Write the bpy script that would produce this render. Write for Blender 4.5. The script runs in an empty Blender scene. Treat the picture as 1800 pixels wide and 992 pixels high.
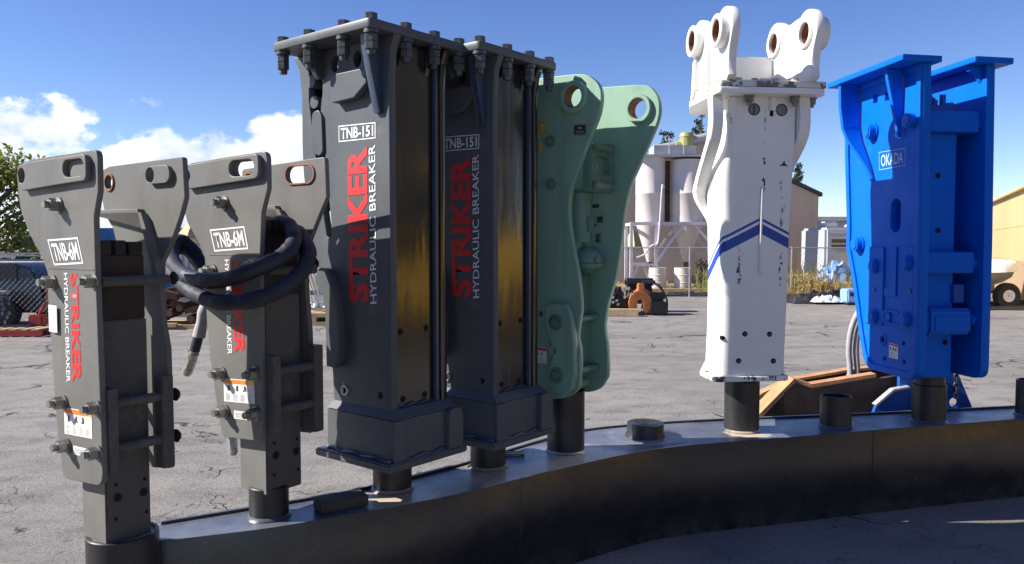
import bpy, bmesh, math, random
from mathutils import Vector, Matrix
R = math.radians
rnd = random.Random(7)
scene = bpy.context.scene
col = scene.collection

# ------------------------------------------------------------------ camera, sky, sun, exposure
cam_d = bpy.data.cameras.new('camera'); cam = bpy.data.objects.new('camera', cam_d); col.objects.link(cam)
cam.location = (0, 0, 1.6); cam.rotation_euler = (R(90 - 2.715), 0, 0)
cam_d.sensor_width = 36; cam_d.lens = 27.84; cam_d.clip_start = .05; cam_d.clip_end = 2000
scene.camera = cam
RAY = Vector((.80, .045, -.572)).normalized()          # direction the sunlight travels
SUN_EL = math.asin(-RAY.z); SUN_AZ = math.atan2(-RAY.x, -RAY.y)
w = bpy.data.worlds.new('World'); scene.world = w; w.use_nodes = True
nt = w.node_tree; N = nt.nodes; L = nt.links
bg = N['Background']; bg.inputs['Strength'].default_value = .066
sky = N.new('ShaderNodeTexSky'); sky.sky_type = 'NISHITA'; sky.sun_disc = False
sky.sun_elevation = SUN_EL; sky.sun_rotation = SUN_AZ; sky.altitude = 1500; sky.air_density = 1.0; sky.dust_density = .3; sky.ozone_density = 2.2


def wmath(op, a, b=None, c=None, clamp=False):
    n = N.new('ShaderNodeMath'); n.operation = op; n.use_clamp = clamp
    for i, v in enumerate((a, b, c)):
        if v is None: continue
        if isinstance(v, (int, float)): n.inputs[i].default_value = v
        else: L.new(v, n.inputs[i])
    return n.outputs[0]


tc = N.new('ShaderNodeTexCoord'); sep = N.new('ShaderNodeSeparateXYZ'); L.new(tc.outputs['Generated'], sep.inputs[0])
az = wmath('ARCTAN2', sep.outputs[0], sep.outputs[1]); el = wmath('ARCSINE', sep.outputs[2])
cmb = N.new('ShaderNodeCombineXYZ'); L.new(az, cmb.inputs[0]); L.new(wmath('MULTIPLY', el, 1.5), cmb.inputs[1]); cmb.inputs[2].default_value = 3.3


def wnoise(scale, detail, off):
    m = N.new('ShaderNodeMapping'); m.inputs['Location'].default_value = off; L.new(cmb.outputs[0], m.inputs[0])
    n = N.new('ShaderNodeTexNoise'); n.inputs['Scale'].default_value = scale; n.inputs['Detail'].default_value = detail
    n.inputs['Roughness'].default_value = .55; L.new(m.outputs[0], n.inputs['Vector']); return n.outputs[0]


n1 = wnoise(11, 9, (0.35, 0, 0)); n2 = wnoise(14, 6, (.2, .07, .3))
# more cloud low down and to the left, none to the right
elb = wmath('SUBTRACT', .135, el); elb = wmath('MULTIPLY', elb, 4.0)
elb = wmath('MINIMUM', elb, .095); elb = wmath('MAXIMUM', elb, -.8)
azb = wmath('MULTIPLY', wmath('ADD', az, .19), -1.0); azb = wmath('MINIMUM', azb, .05); azb = wmath('MAXIMUM', azb, -.8)
azc = wmath('MAXIMUM', wmath('MULTIPLY', wmath('ADD', az, .95), 2.5), -.8); azc = wmath('MINIMUM', azc, 0.)
dens = wmath('ADD', n1, wmath('ADD', wmath('ADD', elb, azc), azb))
mask = N.new('ShaderNodeMapRange'); mask.interpolation_type = 'SMOOTHSTEP'; L.new(dens, mask.inputs[0])
mask.inputs[1].default_value = .49; mask.inputs[2].default_value = .58
cr = N.new('ShaderNodeMapRange'); L.new(n2, cr.inputs[0]); cr.inputs[1].default_value = .35; cr.inputs[2].default_value = .62
ccol = N.new('ShaderNodeMix'); ccol.data_type = 'RGBA'; L.new(cr.outputs[0], ccol.inputs[0])
ccol.inputs[6].default_value = (5.6, 6.5, 8.6, 1); ccol.inputs[7].default_value = (10.5, 10.6, 10.9, 1)
hsv = N.new('ShaderNodeHueSaturation'); hsv.inputs['Saturation'].default_value = 1.20; hsv.inputs['Value'].default_value = 1.30; hsv.inputs['Hue'].default_value = .518; L.new(sky.outputs[0], hsv.inputs['Color'])
smix = N.new('ShaderNodeMix'); smix.data_type = 'RGBA'; L.new(mask.outputs[0], smix.inputs[0])
L.new(hsv.outputs[0], smix.inputs[6]); L.new(ccol.outputs[2], smix.inputs[7]); L.new(smix.outputs[2], bg.inputs['Color'])

sd = bpy.data.lights.new('sun', 'SUN'); sun = bpy.data.objects.new('sun', sd); col.objects.link(sun)
sd.energy = 5.0; sd.angle = R(.5); sd.color = (1, .95, .87)
sun.rotation_euler = RAY.to_track_quat('-Z', 'Y').to_euler(); sun.location = (-20, 4, 18)
vs = scene.view_settings; vs.view_transform = 'Standard'; vs.look = 'None'; vs.exposure = .92; vs.gamma = 1; vs.use_curve_mapping = False

# ------------------------------------------------------------------ materials


class MT:
    def __init__(s, name):
        s.m = bpy.data.materials.new(name); s.m.use_nodes = True
        s.t = s.m.node_tree; s.b = s.t.nodes['Principled BSDF']; s.c = s.t.nodes.new('ShaderNodeTexCoord')

    def noise(s, scale, detail=4, rough=.55, stretch=None, off=(0, 0, 0), coord='Object'):
        n = s.t.nodes.new('ShaderNodeTexNoise'); n.inputs['Scale'].default_value = scale
        n.inputs['Detail'].default_value = detail; n.inputs['Roughness'].default_value = rough
        mp = s.t.nodes.new('ShaderNodeMapping'); mp.inputs['Scale'].default_value = stretch or (1, 1, 1); mp.inputs['Location'].default_value = off
        s.t.links.new(s.c.outputs[coord], mp.inputs[0]); s.t.links.new(mp.outputs[0], n.inputs['Vector'])
        return n.outputs[0]

    def ramp(s, fac, a, b, lo=0., hi=1.):
        n = s.t.nodes.new('ShaderNodeMapRange'); s.t.links.new(fac, n.inputs[0])
        n.inputs[1].default_value = a; n.inputs[2].default_value = b; n.inputs[3].default_value = lo; n.inputs[4].default_value = hi
        return n.outputs[0]

    def mix(s, fac, a, b):
        n = s.t.nodes.new('ShaderNodeMix'); n.data_type = 'RGBA'
        for i, v in ((0, fac), (6, a), (7, b)):
            if isinstance(v, (int, float)): n.inputs[i].default_value = v
            elif isinstance(v, tuple): n.inputs[i].default_value = (*v[:3], 1)
            else: s.t.links.new(v, n.inputs[i])
        return n.outputs[2]

    def math(s, op, a, b=0., clamp=False):
        n = s.t.nodes.new('ShaderNodeMath'); n.operation = op; n.use_clamp = clamp
        for i, v in ((0, a), (1, b)):
            if isinstance(v, (int, float)): n.inputs[i].default_value = v
            else: s.t.links.new(v, n.inputs[i])
        return n.outputs[0]

    def xyz(s, coord='Object'):
        n = s.t.nodes.new('ShaderNodeSeparateXYZ'); s.t.links.new(s.c.outputs[coord], n.inputs[0]); return n.outputs

    def set(s, name, v):
        if isinstance(v, (int, float)): s.b.inputs[name].default_value = v
        elif isinstance(v, tuple): s.b.inputs[name].default_value = (*v[:3], 1)
        else: s.t.links.new(v, s.b.inputs[name])

    def bump(s, h, strength=.2, dist=.01):
        n = s.t.nodes.new('ShaderNodeBump'); n.inputs['Strength'].default_value = strength; n.inputs['Distance'].default_value = dist
        s.t.links.new(h, n.inputs['Height']); s.t.links.new(n.outputs[0], s.b.inputs['Normal'])


def paint(name, c, rough=.45, var=.25, wear=None, wear_amt=.0, bump=.05, metal=0., scale=3., spec=.5, dust=0., edge=None, streak=0., ew=.005, wavy=0.):
    m = MT(name)
    n = m.noise(scale, 6, .6); f = m.noise(scale * 14, 3)
    dark = tuple(x * (1 - var) for x in c); light = tuple(min(1, x * (1 + var)) for x in c)
    cc = m.mix(m.ramp(n, .3, .7), dark, light)
    if dust: cc = m.mix(m.math('MULTIPLY', m.ramp(m.noise(1.6, 7, .65, off=(3, 1, 2)), .45, .75), dust), cc, (.30, .27, .23))
    if wear:
        wn = m.noise(9, 8, .72, off=(5, 2, 8)); cc = m.mix(m.ramp(wn, .66 - wear_amt, .69 - wear_amt), cc, wear)
    if streak:                                             # grime that has run down the plates
        st_ = m.noise(7, 6, .65, stretch=(1, 1, .10), off=(2, 6, 1)); cc = m.mix(m.math('MULTIPLY', m.ramp(st_, .50, .72), streak), cc, tuple(x * .45 for x in c))
        sm = m.noise(5, 8, .7, off=(9, 1, 4)); cc = m.mix(m.math('MULTIPLY', m.ramp(sm, .58, .70), streak * .8), cc, (.27, .24, .20))
    if edge:                                               # paint worn off along the edges of the steel
        bv = m.t.nodes.new('ShaderNodeBevel'); bv.samples = 4; bv.inputs['Radius'].default_value = ew
        ge = m.t.nodes.new('ShaderNodeNewGeometry'); dt = m.t.nodes.new('ShaderNodeVectorMath'); dt.operation = 'DOT_PRODUCT'
        m.t.links.new(bv.outputs[0], dt.inputs[0]); m.t.links.new(ge.outputs['True Normal'], dt.inputs[1])
        ed = m.ramp(dt.outputs['Value'], .80, .97, 1., 0.); en = m.ramp(m.noise(11, 7, .7, off=(1, 3, 7)), .44, .58)
        cc = m.mix(m.math('MULTIPLY', m.math('MULTIPLY', ed, en), .8), cc, edge)
    m.set('Base Color', cc); m.set('Roughness', m.ramp(m.noise(scale * 2.3, 5), .3, .7, rough * .8, min(1, rough * 1.25)))
    m.set('Metallic', metal); m.set('Specular IOR Level', spec)
    if wavy: f = m.math('ADD', m.math('MULTIPLY', f, .1), m.math('MULTIPLY', m.noise(5, 3, .5, stretch=(1, 1, .16), off=(2, 2, 5)), wavy)); bump = .6
    if bump: m.bump(f, bump, .004)
    return m.m


def flat(name, c, rough=.6, metal=0.):
    m = MT(name); n = m.noise(30, 3)
    m.set('Base Color', m.mix(m.ramp(n, .3, .7), tuple(x * .88 for x in c), tuple(min(1, x * 1.08) for x in c)))
    m.set('Roughness', rough); m.set('Metallic', metal); return m.m


M = {}
M['grey'] = paint('grey_paint', (.142, .138, .130), .5, .14, bump=.06, scale=2.5, dust=.22, spec=.25, edge=(.26, .24, .21), streak=.35)
M['grey_dark'] = paint('charcoal_paint', (.022, .022, .025), .5, .25, bump=.06, spec=.3)
M['char'] = paint('slate_paint', (.086, .094, .104), .42, .12, bump=.04, scale=2.0, dust=.12, spec=.25, edge=(.20, .20, .20), streak=.3)
M['gloss'] = paint('gloss_black_paint', (.018, .017, .016), .16, .35, bump=.015, scale=2.2, spec=.8, edge=(.12, .09, .06), streak=.3, wavy=2.2)
M['black'] = paint('black_paint', (.014, .014, .016), .38, .4, bump=.08)
M['wire'] = paint('fence_wire', (.20, .20, .20), .5, .2, metal=.4, bump=0)
M['blackpipe'] = paint('black_pipe', (.022, .022, .024), .42, .45, wear=(.16, .15, .14), wear_amt=-.02, bump=.1, scale=5)
M['steel'] = paint('bare_steel', (.42, .40, .36), .36, .25, metal=.85, bump=.1, scale=20)
M['boltdark'] = paint('dark_bolt', (.05, .05, .052), .4, .3, metal=.3, bump=.1, scale=15)
M['rust'] = paint('rusty_steel', (.10, .048, .028), .8, .5, bump=.3, scale=7)
M['rust_shaded'] = paint('shaded_dark_rust', (.040, .026, .020), .75, .5, bump=.3, scale=7)  # rust of the sides, darkened to paint in their shade
M['rust_sunlit'] = paint('sunlit_orange_rust', (.46, .23, .11), .8, .3, bump=.3, scale=7)  # rust of the cap tops, brightened to paint sunlight on them
M['rustpin'] = paint('rusty_bore', (.22, .09, .035), .75, .4, bump=.2, scale=15)
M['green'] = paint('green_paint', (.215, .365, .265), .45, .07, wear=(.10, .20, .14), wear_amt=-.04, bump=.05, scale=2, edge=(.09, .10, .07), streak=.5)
M['green_shaded'] = paint('green_paint_shaded', (.11, .21, .15), .5, .2, bump=.08, scale=3, streak=.4, edge=(.06, .06, .05))  # darker copy of the green, recess shade put into its colour
M['white'] = None
M['whitep'] = paint('white_enamel', (.80, .79, .76), .38, .05, wear=(.30, .27, .22), wear_amt=-.05, bump=.08, scale=3, edge=(.22, .17, .12), streak=.10)
M['blue'] = paint('blue_paint', (.001, .128, .62), .45, .08, wear=(.02, .06, .16), wear_amt=-.05, bump=.04, scale=2, spec=.14, edge=(.05, .06, .08), streak=.12)
M['hose'] = paint('hose_cloth', (.020, .022, .034), .62, .35, bump=1.0, scale=3.2, spec=.4)
M['sleeve'] = paint('grey_sleeve', (.34, .33, .35), .7, .15, bump=.2, scale=20)
M['red'] = flat('red_lettering', (.68, .012, .014), .55)
M['letter'] = flat('white_lettering', (.75, .76, .77), .5)
M['lblue'] = flat('pale_lettering', (.40, .52, .70), .5)
M['sticker'] = flat('white_sticker', (.74, .73, .70), .5)
M['orange'] = flat('orange_sticker', (.85, .20, .012), .5)
M['yellow'] = flat('yellow_sticker', (.80, .52, .02), .5)
M['ink'] = flat('sticker_ink', (.03, .03, .03), .6)
M['inkg'] = flat('sticker_grey_ink', (.36, .36, .35), .6)
M['hole'] = flat('dark_hole', (.004, .004, .005), .9)
M['goldsign'] = flat('gold_decal', (.42, .30, .05), .5)
M['wood'] = paint('weathered_wood', (.055, .045, .038), .8, .35, bump=.3, scale=8)
M['woodl'] = paint('pale_wood', (.46, .33, .18), .8, .25, bump=.3, scale=8)
M['orangep'] = paint('orange_machine_paint', (.44, .15, .04), .6, .4, bump=.1, scale=5)
M['zinc'] = paint('galvanised', (.42, .43, .45), .4, .2, metal=.6, bump=.1, scale=8)
M['glass'] = flat('dark_glass', (.02, .025, .03), .08)
M['carpaint'] = paint('black_car_paint', (.015, .017, .024), .22, .2, bump=0, spec=.6)
M['tyre'] = paint('rubber', (.018, .018, .018), .85, .3, bump=.2, scale=20)
M['redp'] = paint('red_machine_paint', (.34, .025, .025), .45, .2)
M['bluec'] = paint('blue_container_paint', (.05, .19, .42), .5, .15, scale=1)
M['silo'] = paint('silo_paint', (.62, .56, .53), .55, .1, wear=(.40, .25, .17), wear_amt=-.04, bump=.08, scale=1.2)
M['frame'] = paint('frame_paint', (.60, .58, .62), .5, .12, bump=.08)
M['olive'] = paint('olive_paint', (.30, .29, .10), .55, .15)
M['duct'] = paint('duct_metal', (.40, .40, .43), .45, .15, metal=.2)
M['tarp_w'] = paint('white_tarp', (.72, .71, .70), .6, .12, bump=.4, scale=3)
M['tarp_b'] = paint('black_tarp', (.02, .02, .022), .5, .3, bump=.5, scale=4)
M['tarp_blue'] = paint('blue_tarp', (.25, .40, .68), .55, .3, bump=.4, scale=4)
M['trailer'] = paint('trailer_grey', (.40, .43, .48), .45, .06, bump=.03, scale=1)
M['brownwall'] = paint('dark_brown_siding', (.035, .028, .022), .7, .2, scale=.6)
M['yellowp'] = paint('yellow_machine_paint', (.62, .36, .03), .5, .15)
M['boat'] = paint('boat_hull', (.42, .43, .44), .35, .1)


def ribbed(name, c, period, axis=0, depth=.4, base=None, base_h=0., duty=.25):
    m = MT(name); x = m.xyz()
    ph = m.math('FRACT', m.math('DIVIDE', x[axis], period)); d = m.math('ABSOLUTE', m.math('SUBTRACT', ph, .5))
    seam = m.ramp(d, duty * .5, duty * .5 + .09)
    n = m.noise(.8, 5, .6, stretch=(1, 1, .25)); cc = m.mix(m.ramp(n, .3, .7), tuple(v * .88 for v in c), tuple(v * 1.06 for v in c))
    if base: cc = m.mix(m.ramp(x[2], base_h - .01, base_h + .01), base, cc)
    m.set('Base Color', cc); m.set('Roughness', .55); m.bump(seam, depth, .03); return m.m


M['tan'] = ribbed('tan_metal_siding', (.47, .385, .32), .30, 0)
M['cream'] = ribbed('cream_metal_siding', (.56, .43, .21), .30, 0, base=(.40, .29, .17), base_h=1.15)
M['roofd'] = flat('dark_roof_edge', (.035, .035, .045), .6)


def asphalt():
    m = MT('asphalt'); C = 'Object'
    big = m.noise(.35, 5, .6, coord=C); mid = m.noise(2.2, 6, .65, stretch=(1, 1.6, 1), coord=C); fine = m.noise(95, 3, .7, coord=C); grain = m.noise(38, 6, .75, coord=C)
    cc = m.mix(m.ramp(big, .3, .7), (.215, .198, .180), (.290, .268, .244))
    cc = m.mix(m.math('MULTIPLY', m.ramp(mid, .45, .68), .75), cc, (.118, .110, .103))
    cc = m.mix(m.math('MULTIPLY', m.ramp(fine, .5, .66), .75), cc, (.36, .33, .30))
    cc = m.mix(m.math('MULTIPLY', m.ramp(grain, .52, .62), .6), cc, (.075, .072, .070))
    cc = m.mix(m.math('MULTIPLY', m.ramp(m.noise(.9, 5, .6, stretch=(.22, 1, 1), off=(3, 9, 0), coord=C), .50, .68), .55), cc, (.135, .127, .119))
    cc = m.mix(m.math('MULTIPLY', m.ramp(m.noise(1.6, 3, .5, off=(11, 2, 0), coord=C), .66, .72), .5), cc, (.085, .08, .076))
    # cracks: two sizes of cell edges, bent by noise and broken up
    dn = m.t.nodes.new('ShaderNodeTexNoise'); dn.inputs['Scale'].default_value = 2.0; dn.inputs['Detail'].default_value = 6; m.t.links.new(m.c.outputs[C], dn.inputs['Vector'])
    cr = None
    for sc, wd, a, b, off in ((.33, .008, .50, .57, 0), (1.3, .011, .56, .63, 4), (5.5, .024, .60, .68, 9)):
        v = m.t.nodes.new('ShaderNodeTexVoronoi'); v.feature = 'DISTANCE_TO_EDGE'; v.inputs['Scale'].default_value = sc
        mx = m.t.nodes.new('ShaderNodeVectorMath'); mx.operation = 'MULTIPLY_ADD'; m.t.links.new(dn.outputs['Color'], mx.inputs[0]); mx.inputs[1].default_value = (.9, .9, 0)
        m.t.links.new(m.c.outputs[C], mx.inputs[2]); m.t.links.new(mx.outputs[0], v.inputs['Vector'])
        line = m.math('SUBTRACT', 1, m.ramp(v.outputs['Distance'], wd * .3, wd))
        line = m.math('MULTIPLY', line, m.ramp(m.noise(.9, 4, .6, off=(off, off, 0), coord=C), a, b))
        cr = line if cr is None else m.math('MAXIMUM', cr, line)
    cc = m.mix(m.math('MULTIPLY', cr, .92), cc, (.024, .023, .022))
    sand = m.math('MULTIPLY', m.ramp(m.noise(.22, 6, .6, off=(7, 3, 0), coord=C), .52, .70), .35)
    cc = m.mix(sand, cc, (.36, .31, .26))
    m.set('Base Color', cc); m.set('Roughness', .88); m.set('Specular IOR Level', .3)
    h = m.math('SUBTRACT', m.math('ADD', m.math('MULTIPLY', grain, .8), m.math('MULTIPLY', mid, .9)), m.math('MULTIPLY', cr, 1.2)); m.bump(h, .75, .02)
    return m.m


M['asphalt'] = asphalt()
M['sand'] = paint('blown_sand', (.52, .40, .30), .95, .3, bump=.5, scale=20)
M['dirt'] = paint('dirt', (.30, .22, .14), .95, .35, bump=.5, scale=3)


def rackmat():
    m = MT('black_rack_paint'); x = m.xyz()
    n = m.noise(2.4, 7, .62); dustn = m.noise(3.2, 8, .66, off=(2, 5, 1)); fine = m.noise(60, 3)
    cc = m.mix(m.ramp(n, .3, .7), (.013, .013, .015), (.026, .025, .026))
    cc = m.mix(m.math('MULTIPLY', m.ramp(m.noise(4.5, 8, .7, off=(4, 4, 0)), .56, .68), .55), cc, (.070, .058, .048))
    cc = m.mix(m.math('MULTIPLY', m.ramp(m.noise(16, 7, .75, stretch=(1, 1, .5), off=(1, 8, 3)), .64, .68), .7), cc, (.11, .10, .09))
    cc = m.mix(m.math('MULTIPLY', m.ramp(x[2], .0, .13, 1., 0.), m.ramp(m.noise(9, 6, .7, off=(7, 7, 1)), .40, .62, 0., .7)), cc, (.12, .105, .09))
    nrm = m.t.nodes.new('ShaderNodeNewGeometry'); sx = m.t.nodes.new('ShaderNodeSeparateXYZ'); m.t.links.new(nrm.outputs['Normal'], sx.inputs[0])
    up = m.ramp(sx.outputs[2], .6, .9)                          # horizontal plate only: dust, with the sky's blue sheen painted into its colour
    cc = m.mix(m.math('MULTIPLY', up, m.ramp(dustn, .35, .72, .28, .75)), cc, (.22, .24, .285))
    for px, py, rr in ((-.46, 3.40, .30), (-.05, 3.74, .27), (.36, 4.04, .38), (1.42, 4.56, .15)):   # sand blown up against the posts
        dx = m.math('SUBTRACT', x[0], px); dy = m.math('SUBTRACT', x[1], py)
        d = m.math('SQRT', m.math('ADD', m.math('MULTIPLY', dx, dx), m.math('MULTIPLY', dy, dy)))
        d = m.math('ADD', d, m.math('MULTIPLY', m.math('SUBTRACT', dustn, .5), .55))
        cc = m.mix(m.math('MULTIPLY', up, m.ramp(d, rr * .55, rr * .85, 1., 0.)), cc, (.58, .47, .35))
    m.set('Base Color', cc); m.set('Roughness', m.ramp(m.noise(4, 6, .65), .3, .7, .20, .42)); m.set('Specular IOR Level', .75)
    m.bump(m.math('ADD', fine, m.math('MULTIPLY', n, 2)), .10, .006); return m.m


M['rack'] = rackmat()

# ------------------------------------------------------------------ mesh helpers


def finish(me, smooth=True, ang=35):
    if smooth:
        for p in me.polygons: p.use_smooth = True
        me.set_sharp_from_angle(angle=R(ang))


def link(name, me, m, parent=None):
    o = bpy.data.objects.new(name, me); col.objects.link(o)
    if m is not None:
        me.materials.clear(); me.materials.append(m)
    if parent is not None: o.parent = parent
    return o


def thing(name, label, cat, loc=(0, 0, 0), rz=0, group=None):
    o = bpy.data.objects.new(name, None); col.objects.link(o); o.empty_display_size = .1
    o.location = loc; o.rotation_euler = (0, 0, R(rz)); o['label'] = label; o['category'] = cat
    if group: o['group'] = group
    return o


def tag(o, label, cat, group=None):
    o['label'] = label; o['category'] = cat
    if group: o['group'] = group
    return o


def area(p): return sum(p[i - 1][0] * p[i][1] - p[i][0] * p[i - 1][1] for i in range(len(p))) / 2


def fillet(p, r, seg=5):
    out = []; n = len(p)
    for i in range(n):
        a, b, c = Vector(p[i - 1]), Vector(p[i]), Vector(p[(i + 1) % n])
        u = a - b; v = c - b; lu, lv = u.length, v.length
        if lu < 1e-6 or lv < 1e-6: continue
        u /= lu; v /= lv; cs = max(-1, min(1, u.dot(v))); th = math.acos(cs)
        rr = r[i] if isinstance(r, (list, tuple)) else r
        if th > 3.05 or rr <= 0: out.append(tuple(b)); continue
        d = min(rr / math.tan(th / 2), .45 * lu, .45 * lv)
        p0 = b + u * d; p1 = b + v * d
        for k in range(seg + 1):
            t = k / seg; q = p0 * (1 - t) ** 2 + b * 2 * t * (1 - t) + p1 * t * t; out.append((q.x, q.y))
    return out


def ell(cx, cy, rx, ry=None, n=24):
    ry = rx if ry is None else ry
    return [(cx + rx * math.cos(2 * math.pi * k / n), cy + ry * math.sin(2 * math.pi * k / n)) for k in range(n)]


def stad(x0, x1, y, r, n=10):
    out = []
    for k in range(n + 1): a = -math.pi / 2 + math.pi * k / n; out.append((x1 + r * math.cos(a), y + r * math.sin(a)))
    for k in range(n + 1): a = math.pi / 2 + math.pi * k / n; out.append((x0 + r * math.cos(a), y + r * math.sin(a)))
    return out


def slab_mesh(outline, depth, holes=(), bevel=.003):
    cu = bpy.data.curves.new('tmp', 'CURVE'); cu.dimensions = '2D'; cu.fill_mode = 'BOTH'
    bv = min(bevel, depth * .3); cu.extrude = max(depth / 2 - bv, 1e-4); cu.bevel_depth = bv; cu.bevel_resolution = 1; cu.offset = -bv
    for k, p in enumerate([outline] + list(holes)):
        p = list(p); s = area(p)
        if (k == 0 and s < 0) or (k > 0 and s > 0): p.reverse()
        sp = cu.splines.new('POLY'); sp.points.add(len(p) - 1); sp.use_cyclic_u = True
        for q, pt in zip(p, sp.points): pt.co = (q[0], q[1], 0, 1)
    o = bpy.data.objects.new('tmp', cu); col.objects.link(o)
    dg = bpy.context.evaluated_depsgraph_get(); me = bpy.data.meshes.new_from_object(o.evaluated_get(dg))
    bpy.data.objects.remove(o); bpy.data.curves.remove(cu)
    return me


def slab(name, axis, outline, a, b, m, parent, holes=(), bevel=.003, zb=0., ang=30):
    """prism between a and b along axis: T outline=(x,z); S outline=(y,z); Z outline=(x,y)"""
    me = slab_mesh(outline, abs(b - a), holes, bevel); c = (a + b) / 2
    for v in me.vertices:
        x, y, q = v.co
        if axis == 'T': v.co = (x, c - q, y - zb)
        elif axis == 'S': v.co = (c + q, x, y - zb)
        else: v.co = (x, y, c + q - zb)
    finish(me, True, ang); return link(name, me, m, parent)


def add_box(bm, x, y, z, bevel=0.):
    r = bmesh.ops.create_cube(bm, size=1); vs_ = r['verts']
    for v in vs_: v.co = Vector((x[0] + (v.co.x + .5) * (x[1] - x[0]), y[0] + (v.co.y + .5) * (y[1] - y[0]), z[0] + (v.co.z + .5) * (z[1] - z[0])))
    if bevel:
        es = {e for v in vs_ for e in v.link_edges}; bmesh.ops.bevel(bm, geom=list(es), offset=bevel, segments=2, affect='EDGES')


def add_cyl(bm, p0, p1, r, r2=None, n=20, caps=True):
    p0, p1 = Vector(p0), Vector(p1); d = p1 - p0; r2 = r if r2 is None else r2
    mt = Matrix.Translation((p0 + p1) / 2) @ d.to_track_quat('Z', 'Y').to_matrix().to_4x4()
    bmesh.ops.create_cone(bm, cap_ends=caps, segments=n, radius1=r, radius2=r2, depth=d.length, matrix=mt)


def add_sphere(bm, c, r, sc=(1, 1, 1), n=16):
    mt = Matrix.Translation(c) @ Matrix.Diagonal((*sc, 1)); bmesh.ops.create_uvsphere(bm, u_segments=n, v_segments=n // 2 + 2, radius=r, matrix=mt)


def add_lathe(bm, c, prof, axis=(0, 0, 1), n=32, close=True):
    """rings of (radius, height) turned round axis through c; closed profile for pipes"""
    q = Vector(axis).to_track_quat('Z', 'Y'); c = Vector(c); rings = []
    for r, h in prof: rings.append([bm.verts.new(c + q @ Vector((r * math.cos(2 * math.pi * k / n), r * math.sin(2 * math.pi * k / n), h))) for k in range(n)])
    m = len(rings)
    for i in range(m if close else m - 1):
        A, B = rings[i], rings[(i + 1) % m]
        for k in range(n): bm.faces.new((A[k], A[(k + 1) % n], B[(k + 1) % n], B[k]))
    if not close:
        bm.faces.new(rings[0][::-1]); bm.faces.new(rings[-1])


def catmull(pts, per=6, closed=False):
    pts = [Vector(p) for p in pts]; out = []; n = len(pts)
    rng = range(n if closed else n - 1)
    for i in rng:
        p1, p2 = pts[i], pts[(i + 1) % n]
        p0 = pts[i - 1] if (i > 0 or closed) else p1; p3 = pts[(i + 2) % n] if (i + 2 < n or closed) else p2
        for k in range(per):
            t = k / per
            out.append(.5 * ((2 * p1) + (-p0 + p2) * t + (2 * p0 - 5 * p1 + 4 * p2 - p3) * t * t + (-p0 + 3 * p1 - 3 * p2 + p3) * t ** 3))
    if not closed: out.append(pts[-1])
    return out


def add_tube(bm, pts, r, n=10, per=6, smooth=True, wob=0.):
    P = catmull(pts, per) if smooth else [Vector(p) for p in pts]
    prev = None; up = Vector((0, 0, 1)); last = None
    for i, p in enumerate(P):
        d = (P[min(i + 1, len(P) - 1)] - P[max(i - 1, 0)]).normalized()
        if last is None:
            x = d.cross(up if abs(d.z) < .9 else Vector((1, 0, 0))).normalized()
        else:
            x = (last - d * last.dot(d)).normalized()
        last = x; y = d.cross(x); rr = r * (1 + wob * math.sin(i * 1.7) * .5 + wob * math.sin(i * .77))
        ring = [bm.verts.new(p + rr * (x * math.cos(2 * math.pi * k / n) + y * math.sin(2 * math.pi * k / n))) for k in range(n)]
        if prev:
            for k in range(n): bm.faces.new((prev[k], prev[(k + 1) % n], ring[(k + 1) % n], ring[k]))
        else: bm.faces.new(ring[::-1])
        prev = ring
    bm.faces.new(prev)


def build(name, fn, m, parent=None, ang=40, zb=0.):
    bm = bmesh.new(); fn(bm)
    bmesh.ops.recalc_face_normals(bm, faces=bm.faces)
    me = bpy.data.meshes.new(name); bm.to_mesh(me); bm.free()
    if zb:
        for v in me.vertices: v.co.z -= zb
    finish(me, True, ang); return link(name, me, m, parent)


def box(name, x, y, z, m, parent=None, bevel=.003, zb=0.):
    return build(name, lambda bm: add_box(bm, x, y, z, bevel), m, parent, 40, zb)


def polybeam(bm, path, wd, th, axis_up=(0, 0, 1)):
    """square bar between consecutive points"""
    for a, b in zip(path, path[1:]):
        a, b = Vector(a), Vector(b); d = b - a
        q = d.to_track_quat('Z', 'Y').to_matrix().to_4x4()
        r = bmesh.ops.create_cube(bm, size=1, matrix=Matrix.Translation((a + b) / 2) @ q @ Matrix.Diagonal((wd, th, d.length, 1)))


FONT_CACHE = {}


def text_mesh(txt, bold):
    cu = bpy.data.curves.new('tmp', 'FONT'); cu.body = txt; cu.offset = bold; cu.resolution_u = 4
    o = bpy.data.objects.new('tmp', cu); col.objects.link(o)
    dg = bpy.context.evaluated_depsgraph_get(); me = bpy.data.meshes.new_from_object(o.evaluated_get(dg))
    bpy.data.objects.remove(o); bpy.data.curves.remove(cu); return me


def lettering(name, txt, quad, t, m, parent, bold=.02, axis='T', zb=0., th=.001):
    """text stretched over quad = (bottom-left, bottom-right, top-right, top-left) of the written line"""
    me = text_mesh(txt, bold)
    xs = [v.co.x for v in me.vertices]; ys = [v.co.y for v in me.vertices]
    x0, x1, y0, y1 = min(xs), max(xs), min(ys), max(ys); A, B, C_, D = [Vector(q) for q in quad]
    for v in me.vertices:
        u = (v.co.x - x0) / (x1 - x0); k = (v.co.y - y0) / (y1 - y0)
        q = A * (1 - u) * (1 - k) + B * u * (1 - k) + C_ * u * k + D * (1 - u) * k
        v.co = (q.x, t, q.y - zb) if axis == 'T' else (t, q.x, q.y - zb)
    return link(name, me, m, parent)


def decal(name, quad, t, m, parent, axis='T', zb=0.):
    me = bpy.data.meshes.new(name); vv = [((q[0], t, q[1] - zb) if axis == 'T' else (t, q[0], q[1] - zb)) for q in quad]
    me.from_pydata(vv, [], [tuple(range(len(vv)))]); return link(name, me, m, parent)


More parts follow.
